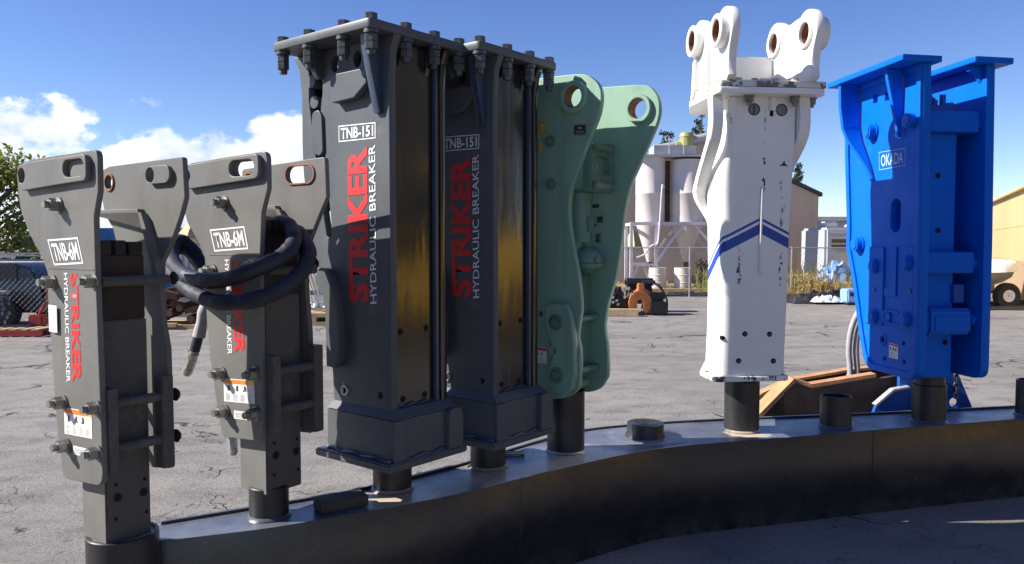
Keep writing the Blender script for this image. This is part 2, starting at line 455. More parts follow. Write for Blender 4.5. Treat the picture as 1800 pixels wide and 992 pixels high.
def bil(quad, u, k):
    A, B, C_, D = [Vector(q) for q in quad]; q = A * (1 - u) * (1 - k) + B * u * (1 - k) + C_ * u * k + D * (1 - u) * k; return (q.x, q.y)


def sub(quad, u0, u1, k0, k1): return [bil(quad, u0, k0), bil(quad, u1, k0), bil(quad, u1, k1), bil(quad, u0, k1)]


def multi_decal(name, quads, t, m, parent, axis='T', zb=0.):
    vv = []; ff = []
    for qd in quads:
        ff.append(tuple(range(len(vv), len(vv) + len(qd)))); vv += [((q[0], t, q[1] - zb) if axis == 'T' else (t, q[0], q[1] - zb)) for q in qd]
    me = bpy.data.meshes.new(name); me.from_pydata(vv, [], ff); return link(name, me, m, parent)


def framed_sign(parent, txt, quad, t, m, zb, bw=.05, bh=.1, bold=.03, inset=(.09, .16), axis='T'):
    fr = multi_decal('sign_border', [sub(quad, 0, 1, 0, bh), sub(quad, 0, 1, 1 - bh, 1), sub(quad, 0, bw, bh, 1 - bh), sub(quad, 1 - bw, 1, bh, 1 - bh)], t, m, parent, axis, zb)
    lettering('sign_lettering', txt, sub(quad, inset[0], 1 - inset[0], inset[1], 1 - inset[1]), t, m, parent, bold, axis, zb)


def warning(parent, quad, t, zb, yellow=True, head=None):
    s = decal('warning_sticker', quad, t, M['sticker'], parent, zb=zb); e = .0012
    multi_decal('sticker_header', [sub(quad, .02, .78 if yellow else .98, .80, .97)], t - e, head or M['orange'], s, zb=zb)
    if yellow: multi_decal('sticker_corner', [sub(quad, .78, .98, .80, .97)], t - e, M['yellow'], s, zb=zb)
    figs = []
    for cx in (.18, .45, .70):
        for (a, b, c, d) in ((-.025, .025, .66, .73), (-.035, .03, .56, .655), (-.05, -.01, .49, .555), (.005, .04, .50, .555)):
            j = rnd.uniform(-.012, .012); figs.append(sub(quad, cx + a + j, cx + b + j, c, d))
    multi_decal('sticker_pictograms', figs, t - e, M['ink'], s, zb=zb)
    lines = []
    for cx in (.06, .30, .54, .77):
        for k in range(7): lines.append(sub(quad, cx, cx + rnd.uniform(.10, .17), .07 + k * .045, .085 + k * .045))
    multi_decal('sticker_small_print', lines, t - e, M['inkg'], s, zb=zb)
    return s


def add_bolt(bm, p, d, r, h, stud=.5, wash=1.25):
    p = Vector(p); d = Vector(d)
    add_cyl(bm, p, p + d * h * .14, r * wash, n=20)
    add_cyl(bm, p + d * h * .12, p + d * h * .78, r, n=6)
    add_cyl(bm, p + d * h * .7, p + d * h * (1 + stud * .3), r * .58, n=14)


def bolt(name, p, d, r, h, m, parent, zb=0., stud=.5): return build(name, lambda bm: add_bolt(bm, p, d, r, h, stud), m, parent, 35, zb)


def S(name, o, kind='structure'):
    o.name = name; o['kind'] = kind; return o

# ------------------------------------------------------------------ ground


def sheet(name, pts, z, m):
    me = bpy.data.meshes.new(name); me.from_pydata([(x, y, z) for x, y in pts], [], [tuple(range(len(pts)))]); return S(name, link(name, me, m))


sheet('ground', [(-600, -300), (600, -300), (600, 900), (-600, 900)], -.006, M['dirt'])
sheet('asphalt_yard', [(-60, -40), (60, -40), (60, 21.0), (14, 21.3), (8.6, 22.6), (5, 25.6), (2, 26.5), (-4, 25), (-60, 24)], 0, M['asphalt'])

# ------------------------------------------------------------------ the rack the breakers stand on
rack = thing('display_rack', 'long curved black steel beam that carries the row of breakers on short posts', 'display rack', (0, 0, 0))
FRONT = [(-1.384, 2.871), (-1.13, 2.955), (-.89, 3.055), (-.59, 3.226), (-.25, 3.436), (0, 3.646), (.281, 3.875), (.60, 4.11), (.936, 4.285), (1.629, 4.49), (2.409, 4.725), (3.228, 4.955), (4.3, 5.25), (5.6, 5.6)]
BACK = [(-1.378, 3.06), (-1.097, 3.225), (-.85, 3.37), (-.634, 3.525), (-.432, 3.709), (-.15, 4.0), (.12, 4.32), (.434, 4.62), (.86, 4.79), (1.318, 4.898), (2.195, 5.05), (3.133, 5.24), (4.2, 5.50), (5.5, 5.9)]
fr_ = [(p.x, p.y) for p in catmull([(x, y, 0) for x, y in FRONT], 6)]; bk_ = [(p.x, p.y) for p in catmull([(x, y, 0) for x, y in BACK], 6)]
slab('beam', 'Z', fr_ + bk_[::-1], .0, .5, M['rack'], rack, bevel=.004, ang=30)


def rail_bm(bm):
    pr = None
    for i, (a, b) in enumerate(zip(bk_, fr_)):
        a = Vector((*a, 0)); b = Vector((*b, 0)); n_ = (a - b).normalized()
        q = [a + n_ * .002, a + n_ * .022, a + n_ * .022, a + n_ * .002]; z = (.30, .30, .512, .512)
        rg = [bm.verts.new((p.x, p.y, h)) for p, h in zip(q, z)]
        if pr:
            for k in range(4): bm.faces.new((pr[k], pr[(k + 1) % 4], rg[(k + 1) % 4], rg[k]))
        pr = rg


build('back_strip', rail_bm, M['rack'], rack, 30)


for k in (31, 58):
    x, y = fr_[k]; box('weld_seam', (x - .003, x + .003), (y - .0035, y + .02), (.01, .495), M['rack'], rack, .001)
for x, y, top, r in ((-.985, 3.165, .63, .078), (-.539, 3.525, .675, .087), (-.119, 3.882, .675, .088), (.287, 4.184, .83, .100), (1.361, 4.652, .80, .101), (1.962, 4.757, .687, .091), (2.598, 4.893, .735, .097), (3.36, 5.06, .728, .10)):
    build('post', lambda bm: add_lathe(bm, (x, y, 0), [(r, .49), (r, top - .004), (r - .004, top), (r - .012, top), (r - .012, .505)], n=40), M['blackpipe'], rack, 30)
    build('weld_bead', lambda bm: add_lathe(bm, (x, y, 0), [(r - .005, .498), (r + .014, .499), (r + .003, .513), (r - .005, .515)], n=40), M['rack'], rack, 60)
build('post', lambda bm: add_lathe(bm, (2.598, 4.893, 0), [(.086, .70), (.086, .80), (.02, .80), (.02, .70)], n=40), M['blackpipe'], rack, 30)
# short round socket with a ring plate
build('ring_plate', lambda bm: add_lathe(bm, (.765, 4.50, 0), [(.05, .497), (.235, .497), (.234, .5015), (.19, .503), (.186, .505), (.05, .505)], n=56), M['rack'], rack, 25)
build('socket', lambda bm: add_lathe(bm, (.765, 4.50, 0), [(.035, .50), (.118, .50), (.105, .53), (.104, .578), (.098, .582), (.062, .582), (.035, .565)], n=40), M['blackpipe'], rack, 25)
# round end holder under the first breaker
HX, HY = -1.396, 2.795
build('end_holder', lambda bm: add_lathe(bm, (HX, HY, 0), [(.120, 0), (.120, .567), (.117, .571), (.106, .571), (.104, .556), (.02, .550), (.02, 0)], n=56), M['blackpipe'], rack, 25)

build('blown_sand', lambda bm: add_lathe(bm, (HX, HY, 0), [(.103, .5565), (.103, .5655), (.06, .560), (.02, .5565)], n=40), M['sand'], rack, 60)['kind'] = 'stuff'
# ------------------------------------------------------------------ two grey flat-sided breakers


def set_at(root, loc, k):
    root.location = loc; root.scale = (k, k, k)


def grey_breaker(root, zb, D):
    t0 = -.045; th = .022; ti = D.get('ti', .235)
    side = slab('side_plate', 'T', fillet(D['first'], D['first_r']), t0, t0 + th, M['grey'], root, D.get('holes', ()), .003, zb)
    box('bend_line', (-.285, .045), (t0 - .0018, t0 + .004), (D['bend'], D['bend'] + .005), M['grey'], root, .0006, zb)
    boss = slab('pin_boss', 'T', fillet(D['boss'], .028), t0 - .022, t0 - .0005, M['grey'], root, D['boss_holes'], .003, zb)
    if D.get('blind'): slab('hole_liner', 'T', stad(-.085, .0, 1.872, .029), t0 - .004, t0 - .0008, M['grey'], boss, bevel=.001, zb=zb)
    slab('side_plate', 'T', fillet(D['second'], .018), ti, ti + th, M['grey'], root, D['second_holes'], .003, zb)
    for nm, ol, bore in D['second_boss']:
        slab(nm, 'T', ol, ti - (.006 if nm == 'bushing' else .018), ti - .0005, M['rustpin'] if nm == 'bushing' else M['grey'], root, bore, .002, zb)
    # stiffener bar bent over the inside of the far plate
    st = D['stiff']; inn = [(x - .0, z) for x, z in st]; outl = [(x + .012 + .012 * (i > 0), z - .016 * (i < 2)) for i, (x, z) in enumerate(st)]
    slab('stiffener', 'T', st + outl[::-1], ti - .028, ti - .0005, M['grey'], root, bevel=.002, zb=zb)
    bx0, bx1 = -.165, 0.
    box('tool_body', (bx0, bx1), (0, .172), (D['tool_z'], D['head_z'][0]), M['tool_shaded'], root, .004, zb)

    box('tool_sunlit_face', (bx0 + .002, bx1 - .002), (-.003, -.0004), (D['tool_z'] + .001, D['head_z'][0]), M['tool_sunlit'], root, .001, zb)  # added skin whose paler grey paints sun on the left face

    def head(bm):
        z0, z1, z2 = D['head_z']
        add_box(bm, (bx0 + .005, bx1 - .003), (.004, .168), (z0 + .001, z1), .003)
        for a, b, dz in ((.0, .045, 0), (.055, .102, .001), (.108, .166, -.004)):
            add_box(bm, (bx0 + .01, bx1 - .006), (a + .004, b), (z1 + .0005, z2 + dz), .003)
    build('head_block', head, M['brownblack'], root, 35, zb)
    build('drilled_holes', lambda bm: [add_cyl(bm, (bx1 - .004, t, z), (bx1 + .0012, t, z), r, n=18) for t, z, r in D['rholes']], M['hole'], root, 35, zb)
    build('socket_plugs', lambda bm: [add_lathe(bm, (bx1, t, z), [(.010, 0), (.013, .003), (.016, .003), (.017, 0)], (1, 0, 0), 18) for t, z, r in D['rholes'] if r > .009], M['grey_dark'], root, 35, zb)
    for z in D['rods']:
        for s in (.045, -.215):
            build('cross_rod', lambda bm: add_cyl(bm, (s, t0 + th + .001, z), (s, ti - .001, z), .019, n=20), M['tool_shaded'], root, 40, zb)
    gz = D['guide_z']
    box('guide_bar', (.012, .078), (-.0225, .012), gz[0], M['tool_shaded'], root, .003, zb); box('guide_bar', (.012, .07), (.188, .234), gz[1], M['tool_shaded'], root, .004, zb)
    for i, (s, z) in enumerate(D['bolts']):
        bolt('bolt', (s, t0, z), (0, -1, 0), .0235, .050, M['bolt'], root, zb)
    for s, z in D['bolts'][1:]:
        bolt('bolt', (s, ti + th, z), (0, 1, 0), .021, .014, M['boltdark'], root, zb)
    e = t0 - .0012
    framed_sign(root, D['model'], D['sticker'], e, M['letter'], zb, .03, .07, .022, (.08, .15))
    q = D['striker']; lettering('red_lettering', 'STRIKER', [q[0], q[3], q[2], q[1]], e, M['red'], root, .035, zb=zb)
    q = D['hyd']; lettering('white_lettering', 'HYDRAULIC BREAKER', [q[0], q[3], q[2], q[1]], e, M['letter'], root, .015, zb=zb)
    warning(root, D['warn'], e, zb)
    s = decal('serial_sticker', D['small'], e, M['sticker'], root, zb=zb)
    multi_decal('sticker_small_print', [sub(D['small'], .1, .1 + rnd.uniform(.4, .8), .15 + k * .18, .22 + k * .18) for k in range(4)], e - .001, M['inkg'], s, zb=zb)


M['tool_shaded'] = paint('tool_body_shaded_grey', (.088, .085, .079), .5, .14, bump=.06, scale=4, spec=.25, edge=(.22, .20, .17), streak=.4)  # same paint darkened: shade of the tool, rods and bars put in
M['tool_sunlit'] = paint('tool_side_sunlit_grey', (.165, .160, .148), .5, .14, bump=.06, scale=4, spec=.25, streak=.3)  # same grey lightened: sunlight painted on the tool's left face
M['brownblack'] = paint('brown_black_iron', (.022, .012, .010), .6, .4, bump=.15, scale=6)
M['bolt'] = paint('zinc_bolt', (.24, .24, .225), .38, .3, metal=.7, bump=.08, scale=30)

D1 = dict(model='TNB-6M', bend=1.508,
    first=[(-.532, 1.905), (-.41, 1.926), (.085, 1.932), (.083, 1.785), (.051, 1.70), (.051, 1.54), (.060, 1.146), (.066, .90), (.066, .735), (-.22, .716), (-.262, .93), (-.285, 1.206), (-.302, 1.40), (-.297, 1.49), (-.348, 1.559), (-.438, 1.641), (-.505, 1.735), (-.520, 1.80)],
    first_r=[.05, .02, .035, .06, .06, .1, .3, .3, .055, .04, .3, .3, .05, .05, .2, .1, .1, .1],
    holes=[ell(-.441, 1.864, .027), ell(-.088, 1.872, .028)],
    boss=[(-.478, 1.905), (-.37, 1.913), (.045, 1.917), (.046, 1.824), (-.10, 1.820), (-.455, 1.806)],
    boss_holes=[ell(-.441, 1.864, .029), stad(-.088, .0, 1.872, .031)], blind=True,
    bolts=[(-.194, 1.746), (-.254, 1.459), (.044, 1.470), (-.197, 1.010), (.041, 1.018), (-.180, .849), (.042, .856)],
    sticker=[(-.243, 1.521), (-.028, 1.530), (-.064, 1.626), (-.291, 1.618)], striker=[(-.125, 1.494), (-.072, 1.496), (-.064, 1.096), (-.132, 1.092)], hyd=[(-.172, 1.494), (-.145, 1.496), (-.144, 1.090), (-.173, 1.088)],
    warn=[(-.198, .891), (.003, .899), (.003, .998), (-.196, .991)], small=[(-.136, .822), (-.025, .826), (-.023, .858), (-.135, .855)],
    second=[(-.425, 1.905), (-.362, 1.920), (.155, 1.927), (.164, 1.775), (.134, 1.713), (.060, 1.596), (-.002, 1.532), (-.009, 1.445), (.0, 1.294), (.026, 1.199), (.030, 1.0), (.034, .73), (-.105, .712), (-.20, .80), (-.28, 1.10), (-.33, 1.385), (-.318, 1.60), (-.345, 1.666), (-.402, 1.72), (-.43, 1.80)],
    second_holes=[ell(-.361, 1.854, .028), ell(-.036, 1.866, .029)],
    second_boss=[('bushing', ell(-.361, 1.854, .037), [ell(-.361, 1.854, .029)]), ('pin_pad', stad(-.036, .062, 1.866, .034), [ell(-.036, 1.866, .029)])],
    stiff=[(-.50, 1.742), (-.112, 1.738), (-.082, 1.664), (-.026, 1.535), (-.005, 1.45)], tool_z=.47, head_z=(1.32, 1.56, 1.614),
    rods=[1.466, 1.021, .857], guide_z=((.775, 1.08), (.745, 1.10)),
    rholes=[(.037, .71, .007), (.149, .705, .007), (.044, .66, .015), (.144, .655, .015), (.035, .582, .007), (.154, .577, .007)])
b1 = thing('hydraulic_breaker', 'grey flat-sided breaker at the far left end of the rack, without any hose', 'rock breaker', (-1.490, 2.865, .482), -35, 'rock breakers standing on the rack')
grey_breaker(b1, .482, D1)


def curl(bm):
    g = []
    for k in range(9):
        u = k / 8; g.append([bm.verts.new((-.294 + .077 * u, -.0475 - .012 * math.sin(u * 2.6) * u, z - .482)) for z in (1.27, 1.32, 1.372)])
    for a, b in zip(g, g[1:]):
        for j in (0, 1): bm.faces.new((a[j], b[j], b[j + 1], a[j + 1]))


build('paper_tag', curl, M['sticker'], b1)
set_at(b1, (-1.393, 2.679, .555), .935)

D2 = dict(D1, blind=False, ti=.215, bend=1.556,
    first=[(-.450, 1.915), (-.40, 1.935), (.085, 1.953), (.086, 1.81), (.049, 1.722), (.036, 1.566), (.033, 1.447), (.033, 1.0), (.032, .839), (-.222, .823), (-.264, .992), (-.295, 1.139), (-.312, 1.289), (-.319, 1.42), (-.317, 1.55), (-.36, 1.612), (-.445, 1.70), (-.46, 1.80)],
    first_r=[.03, .02, .035, .06, .06, .1, .3, .3, .008, .03, .3, .3, .3, .3, .05, .05, .1, .1],
    holes=[ell(-.40, 1.88, .027), stad(-.088, .004, 1.893, .028)], boss=[(-.43, 1.925), (-.35, 1.926), (.062, 1.942), (.060, 1.850), (-.08, 1.842), (-.41, 1.825)], boss_holes=[ell(-.40, 1.88, .029), stad(-.088, .004, 1.893, .031)],
    bolts=[(-.180, 1.765), (-.265, 1.493), (.015, 1.521), (-.215, 1.083), (.0, 1.101), (-.197, .931), (.0, .946)],
    sticker=[(-.249, 1.571), (-.033, 1.582), (-.056, 1.671), (-.279, 1.660)], striker=[(-.150, 1.538), (-.082, 1.539), (-.063, 1.168), (-.130, 1.172)], hyd=[(-.184, 1.540), (-.158, 1.540), (-.145, 1.163), (-.175, 1.163)],
    warn=[(-.203, .970), (-.006, .981), (-.011, 1.073), (-.204, 1.063)], small=[(-.141, .908), (-.050, .912), (-.053, .944), (-.140, .941)],
    second=[(-.42, 1.93), (-.252, 1.938), (.112, 1.951), (.119, 1.79), (.075, 1.722), (.015, 1.62), (-.012, 1.585), (-.013, 1.402), (.005, 1.246), (.011, 1.055), (.015, .818), (-.09, .812), (-.20, .88), (-.28, 1.15), (-.32, 1.42), (-.31, 1.62), (-.345, 1.68), (-.40, 1.74), (-.43, 1.82)],
    second_holes=[ell(-.37, 1.878, .028), stad(-.088, .012, 1.888, .036)], second_boss=[('bushing', ell(-.37, 1.878, .041), [ell(-.37, 1.878, .029)]), ('bushing', stad(-.088, .012, 1.888, .042), [stad(-.088, .012, 1.888, .0345)])],
    stiff=[(-.50, 1.768), (-.168, 1.762), (-.142, 1.711), (-.088, 1.628), (-.07, 1.53)], tool_z=.612, head_z=(1.40, 1.64, 1.696), rods=[1.50, 1.105, .953], guide_z=((.875, 1.17), (.835, 1.19)),
    rholes=[(t, z + .102, r) for t, z, r in D1['rholes']])
b2 = thing('hydraulic_breaker', 'grey flat-sided breaker with open slots at the top and a dark hose looped round it', 'rock breaker', (-.965, 3.08, .612), -35, 'rock breakers standing on the rack')
grey_breaker(b2, .612, D2)

# hose looped round the second breaker (its own thing: it hangs there)
hz = thing('hydraulic_hose', 'dark cloth-wrapped hose coiled in two loops over a grey breaker', 'hydraulic hose', (-.965, 3.08, .612), -35)
UP = [(-.12, .16, 1.56), (-.13, .165, 1.66), (-.06, .13, 1.690), (.04, .10, 1.665), (.115, .05, 1.615), (.140, 0, 1.572), (.120, -.06, 1.533), (.06, -.11, 1.500), (-.087, -.12, 1.465), (-.251, -.12, 1.461), (-.401, -.10, 1.488), (-.543, -.05, 1.536), (-.632, .01, 1.585), (-.652, .06, 1.615), (-.62, .09, 1.58), (-.57, .10, 1.52), (-.50, .10, 1.45), (-.42, .09, 1.38)]
LOW = [(-.13, .20, 1.50), (-.124, .20, 1.64), (-.03, .18, 1.655), (.06, .15, 1.615), (.130, .11, 1.560), (.166, .05, 1.505), (.175, -.04, 1.444), (.108, -.10, 1.401), (-.015, -.13, 1.379), (-.162, -.13, 1.384), (-.305, -.12, 1.417), (-.459, -.09, 1.472), (-.575, -.04, 1.525), (-.665, .03, 1.570), (-.69, .08, 1.59), (-.66, .12, 1.56), (-.60, .14, 1.48), (-.50, .13, 1.36), (-.40, .11, 1.2), (-.37, .10, .80)]
for pth, sl in ((UP, .031), (LOW, .031)):
    build('hose_loop', lambda bm: add_tube(bm, pth, sl, 14, 7, True, .05), M['hose'], hz, 60, .612)
build('grey_sleeve', lambda bm: (add_tube(bm, [(-.44, .10, 1.44), (-.475, .08, 1.36), (-.49, .06, 1.30), (-.505, .045, 1.20)], .026, 12, 6, True, .10)), M['sleeve'], hz, 60, .612)
build('hose_end', lambda bm: add_tube(bm, [(-.505, .045, 1.21), (-.517, .042, 1.175), (-.530, .04, 1.14)], .022, 12, 4), M['hose'], hz, 60, .612)


def coupling(bm, a, b, r):
    a, b = Vector(a), Vector(b); d = (b - a)
    for u0, u1, k in ((0, .16, .75), (.16, .34, 1), (.34, .38, .85), (.38, .70, 1.02), (.70, .74, .86), (.74, .92, .95), (.92, 1, .7)):
        add_cyl(bm, a + d * u0, a + d * u1, r * k, n=6 if k == 1.02 else 16)


build('coupling', lambda bm: coupling(bm, (-.528, .04, 1.15), (-.596, .04, 1.03), .024), M['steel'], hz, 35, .612)
build('coupling', lambda bm: coupling(bm, (-.372, .10, .81), (-.352, .10, .695), .021), M['zinc'], hz, 35, .612)

# ------------------------------------------------------------------ two tall dark box breakers


def box_breaker(root, zb, variant):
    b = .16; P = M['char']; G = M['gloss']
    left = [(-.445, 2.419), (-.405, 2.36), (-.388, 2.25), (-.39, 2.05), (-.384, 1.92), (-.335, 1.60), (-.285, 1.49), (-.259, 1.367), (-.233, 1.27), (-.195, 1.05), (-.187, .90), (-.187, .76), (.175, .76), (.172, 2.27), (.180, 2.36), (.205, 2.419)]
    slot = fillet([(-.335, 2.385), (-.255, 2.372), (-.244, 2.26), (-.258, 2.18), (-.236, 2.0), (-.196, 1.70), (-.196, 1.625), (-.226, 1.632), (-.300, 2.0), (-.338, 2.22)], .02)
    plate = slab('side_plate', 'T', fillet(left, [.0, .06, .1, .3, .3, .2, .1, .2, .2, .2, .1, 0, 0, .05, .06, 0]), -b, -b + .035, P, root, [slot, ell(-.161, 2.355, .024, .034), ell(-.017, 2.355, .024, .034), ell(.104, .988, .016)], .003, zb)
    slab('side_plate', 'T', fillet([(-.445, 2.419), (-.405, 2.36), (-.388, 2.25), (-.39, 1.92), (-.335, 1.60), (-.285, 1.49), (-.233, 1.27), (-.195, 1.05), (-.187, .76), (.175, .76), (.172, 2.27), (.180, 2.36), (.205, 2.419)], .05), b - .035, b, G, root, (), .003, zb)
    box('front_web', (.118, .146), (-b + .0355, b - .0355), (.76, 2.418), G, root, .002, zb)
    box('corner_bar', (.1465, .166), (b - .062, b - .036), (.93, 2.417), M['cornerblue'], root, .004, zb); box('corner_bar', (.1465, .160), (-b + .036, -b + .048), (.93, 2.417), G, root, .003, zb)
    box('inner_body', (-.17, .117), (-.11, .11), (.77, 2.40), M['black'], root, .004, zb); box('inner_body', (-.375, -.34), (-.12, .12), (1.75, 2.38), M['black'], root, .004, zb)
    build('inner_bolts', lambda bm: [add_cyl(bm, (-.315 + .02 * k, -.10, 2.30 - .09 * k), (-.315 + .02 * k, -.166, 2.30 - .09 * k), .027, n=18) for k in (0, 1)], M['char'], root, 35, zb)
    slab('edge_pad', 'T', fillet([(-.302, 2.165), (-.262, 2.175), (-.238, 2.145), (-.232, 1.995), (-.255, 1.975), (-.312, 2.0)], .025), -b - .012, -b + .02, P, root, (), .003, zb)
    slab('raised_boss', 'T', fillet([(-.145, 2.300), (-.145, 2.205), (-.135, 2.184), (.004, 2.190), (.080, 2.240), (.083, 2.300)], .012), -b - .038, -b - .0005, P, root, (), .004, zb)
    # gusset plates under the top flange
    for s0, s1, d_, z_ in ((.100, .135, .085, 2.12), (-.27, -.24, .07, 2.30)):
        slab('gusset', 'S', [(-b - .0005, 2.418), (-b - d_, 2.418), (-b - d_ * .95, 2.37), (-b - .018, z_), (-b - .0005, z_)], s0, s1, M['cornerblue'] if s0 > 0 else P, root, (), .003, zb)
    for t0_, t1_ in ((-.13, -.10), (.06, .09)):
        slab('gusset', 'T', [(.1465, 2.418), (.190, 2.418), (.158, 2.33), (.1465, 2.30)], t0_, t1_, G, root, (), .003, zb)
    # curved guard rib on the side plate
    rib = [(p.x, p.y) for p in catmull([(-.262, 1.44, 0), (-.240, 1.492, 0), (-.200, 1.500, 0), (-.160, 1.468, 0), (-.125, 1.385, 0), (-.106, 1.28, 0), (-.101, 1.19, 0)], 5)] + [(-.103, 1.115), (-.135, 1.082), (-.188, 1.084), (-.190, 1.216), (-.195, 1.36)]
    slab('guard_rib', 'T', rib, -b - .040, -b - .0005, P, root, (), .005, zb)
    build('ring_plug', lambda bm: (add_lathe(bm, (-.112, -b, .985), [(.011, 0), (.014, .008), (.022, .008), (.024, 0)], (0, -1, 0), 24)), M['zinc'], root, 35, zb)
    build('drilled_holes', lambda bm: ([add_cyl(bm, (.14, t, z), (.1475, t, z), .014, n=18) for t, z in ((-.085, 1.245), (.062, 1.248), (-.073, .966), (.052, .967))], add_cyl(bm, (-.112, -b - .0015, .985), (-.112, -b + .01, .985), .0115, n=16)), M['hole'], root, 35, zb)
    # base collar, ledge and bottom plate
    box('collar', (-.205, .212), (-.186, .186), (.735, .905), P if not variant else M['char'], root, .006, zb)
    build('ledge', lambda bm: add_lathe_rect(bm, (-.205, .212, -.186, .186), (-.186, .176, -.1605, .1605), .9055, .935), P, root, 20, zb)
    slab('corner_cheek', 'S', fillet([(.108, .7355), (.192, .7355), (.192, .875), (.175, .905), (.122, .905), (.108, .89)], .006), .2125, .24, P, root, (), .003, zb)
    slab('corner_cheek', 'S', fillet([(-.192, .7355), (-.13, .7355), (-.13, .89), (-.145, .90), (-.192, .90)], .006), .2125, .224, P, root, (), .003, zb)
    box('bottom_plate', (-.235, .232), (-.228, .228), (.702, .735), P, root, .006, zb)
    build('weld_bead', lambda bm: [add_tube(bm, [(x0 + (x1 - x0) * k / 9, y0 + (y1 - y0) * k / 9, z + .004 * math.sin(k * 2.1)) for k in range(10)], .008, 7, 3, True, .3) for x0, x1, y0, y1, z in ((-.2, .21, -.19, -.19, .738), (.216, .216, -.18, .18, .738), (.15, .15, -.12, .12, .938))], M['weld'], root, 60, zb)
    # flange with bolts, nuts hanging below
    slab('top_flange', 'Z', fillet([(-.42, -.287), (.21, -.287), (.21, .263), (-.42, .263)], .022), 2.42, 2.456, P, root, (), .005, zb)
    for s, t in ((-.385, -.255), (-.205, -.255), (.015, -.255), (.178, -.255), (.178, -.075), (.178, .085), (.178, .235), (-.385, .235), (-.1, .235)):
        def fb(bm):
            add_cyl(bm, (s, t, 2.4565), (s, t, 2.480), .026, n=6); add_cyl(bm, (s, t, 2.47), (s, t, 2.33), .017, n=14)
            add_cyl(bm, (s, t, 2.4195), (s, t, 2.405), .029, n=20); add_cyl(bm, (s, t, 2.402), (s, t, 2.375), .026, n=6); add_cyl(bm, (s, t, 2.372), (s, t, 2.345), .026, n=6); add_cyl(bm, (s, t, 2.345), (s, t, 2.325), .016, n=12)
        build('flange_bolt', fb, M['nut'], root, 35, zb)
    e = -b - .0015
    framed_sign(root, 'TNB-151', [(-.137, 2.027), (.092, 2.024), (.093, 2.088), (-.138, 2.095)], e, M['letter'], zb, .02, .07, .022, (.06, .16))
    q = [(-.080, 1.358), (.044, 1.366), (.042, 1.997), (-.085, 1.997)]
    lettering('red_lettering', 'STRIKER', [q[1], q[2], q[3], q[0]], e, M['red'], root, .038, zb=zb)
    q = [(.053, 1.358), (.091, 1.362), (.089, 2.0), (.050, 1.997)]
    lettering('white_lettering', 'HYDRAULIC BREAKER', [q[1], q[2], q[3], q[0]], e, M['letter'], root, .006, zb=zb)


def add_lathe_rect(bm, lo, up, z0, z1):
    rings = []
    for (x0, x1, y0, y1), z in ((lo, z0), (up, z1)): rings.append([bm.verts.new(p) for p in ((x0, y0, z), (x1, y0, z), (x1, y1, z), (x0, y1, z))])
    for k in range(4): bm.faces.new((rings[0][k], rings[0][(k + 1) % 4], rings[1][(k + 1) % 4], rings[1][k]))
    bm.faces.new(rings[0][::-1]); bm.faces.new(rings[1])


M['cornerblue'] = paint('dark_blue_primer', (.035, .055, .095), .3, .25, bump=.05, spec=.6)
M['weld'] = paint('weld_metal', (.05, .065, .10), .35, .4, bump=.4, scale=30)
M['nut'] = paint('dark_nut', (.075, .078, .082), .4, .25, metal=.25, bump=.05, scale=20)
b3 = thing('hydraulic_breaker', 'tall slate grey box breaker nearer the camera, standing in front of its twin', 'rock breaker', (-.516, 3.373, .702), -39, 'rock breakers standing on the rack')
box_breaker(b3, .702, 0); set_at(b3, (-.539, 3.525, .6616), 1.045)
b4 = thing('hydraulic_breaker', 'tall slate grey box breaker half hidden behind its twin, its lettered face in shadow', 'rock breaker', (-.114, 3.715, .702), -39.5, 'rock breakers standing on the rack')
box_breaker(b4, .702, 1); set_at(b4, (-.119, 3.882, .6616), 1.045)

# ------------------------------------------------------------------ green breaker
g_ = thing('hydraulic_breaker', 'pale green breaker with two tall side plates and big round pin holes', 'rock breaker', (.287, 4.184, .80), -38, 'rock breakers standing on the rack')


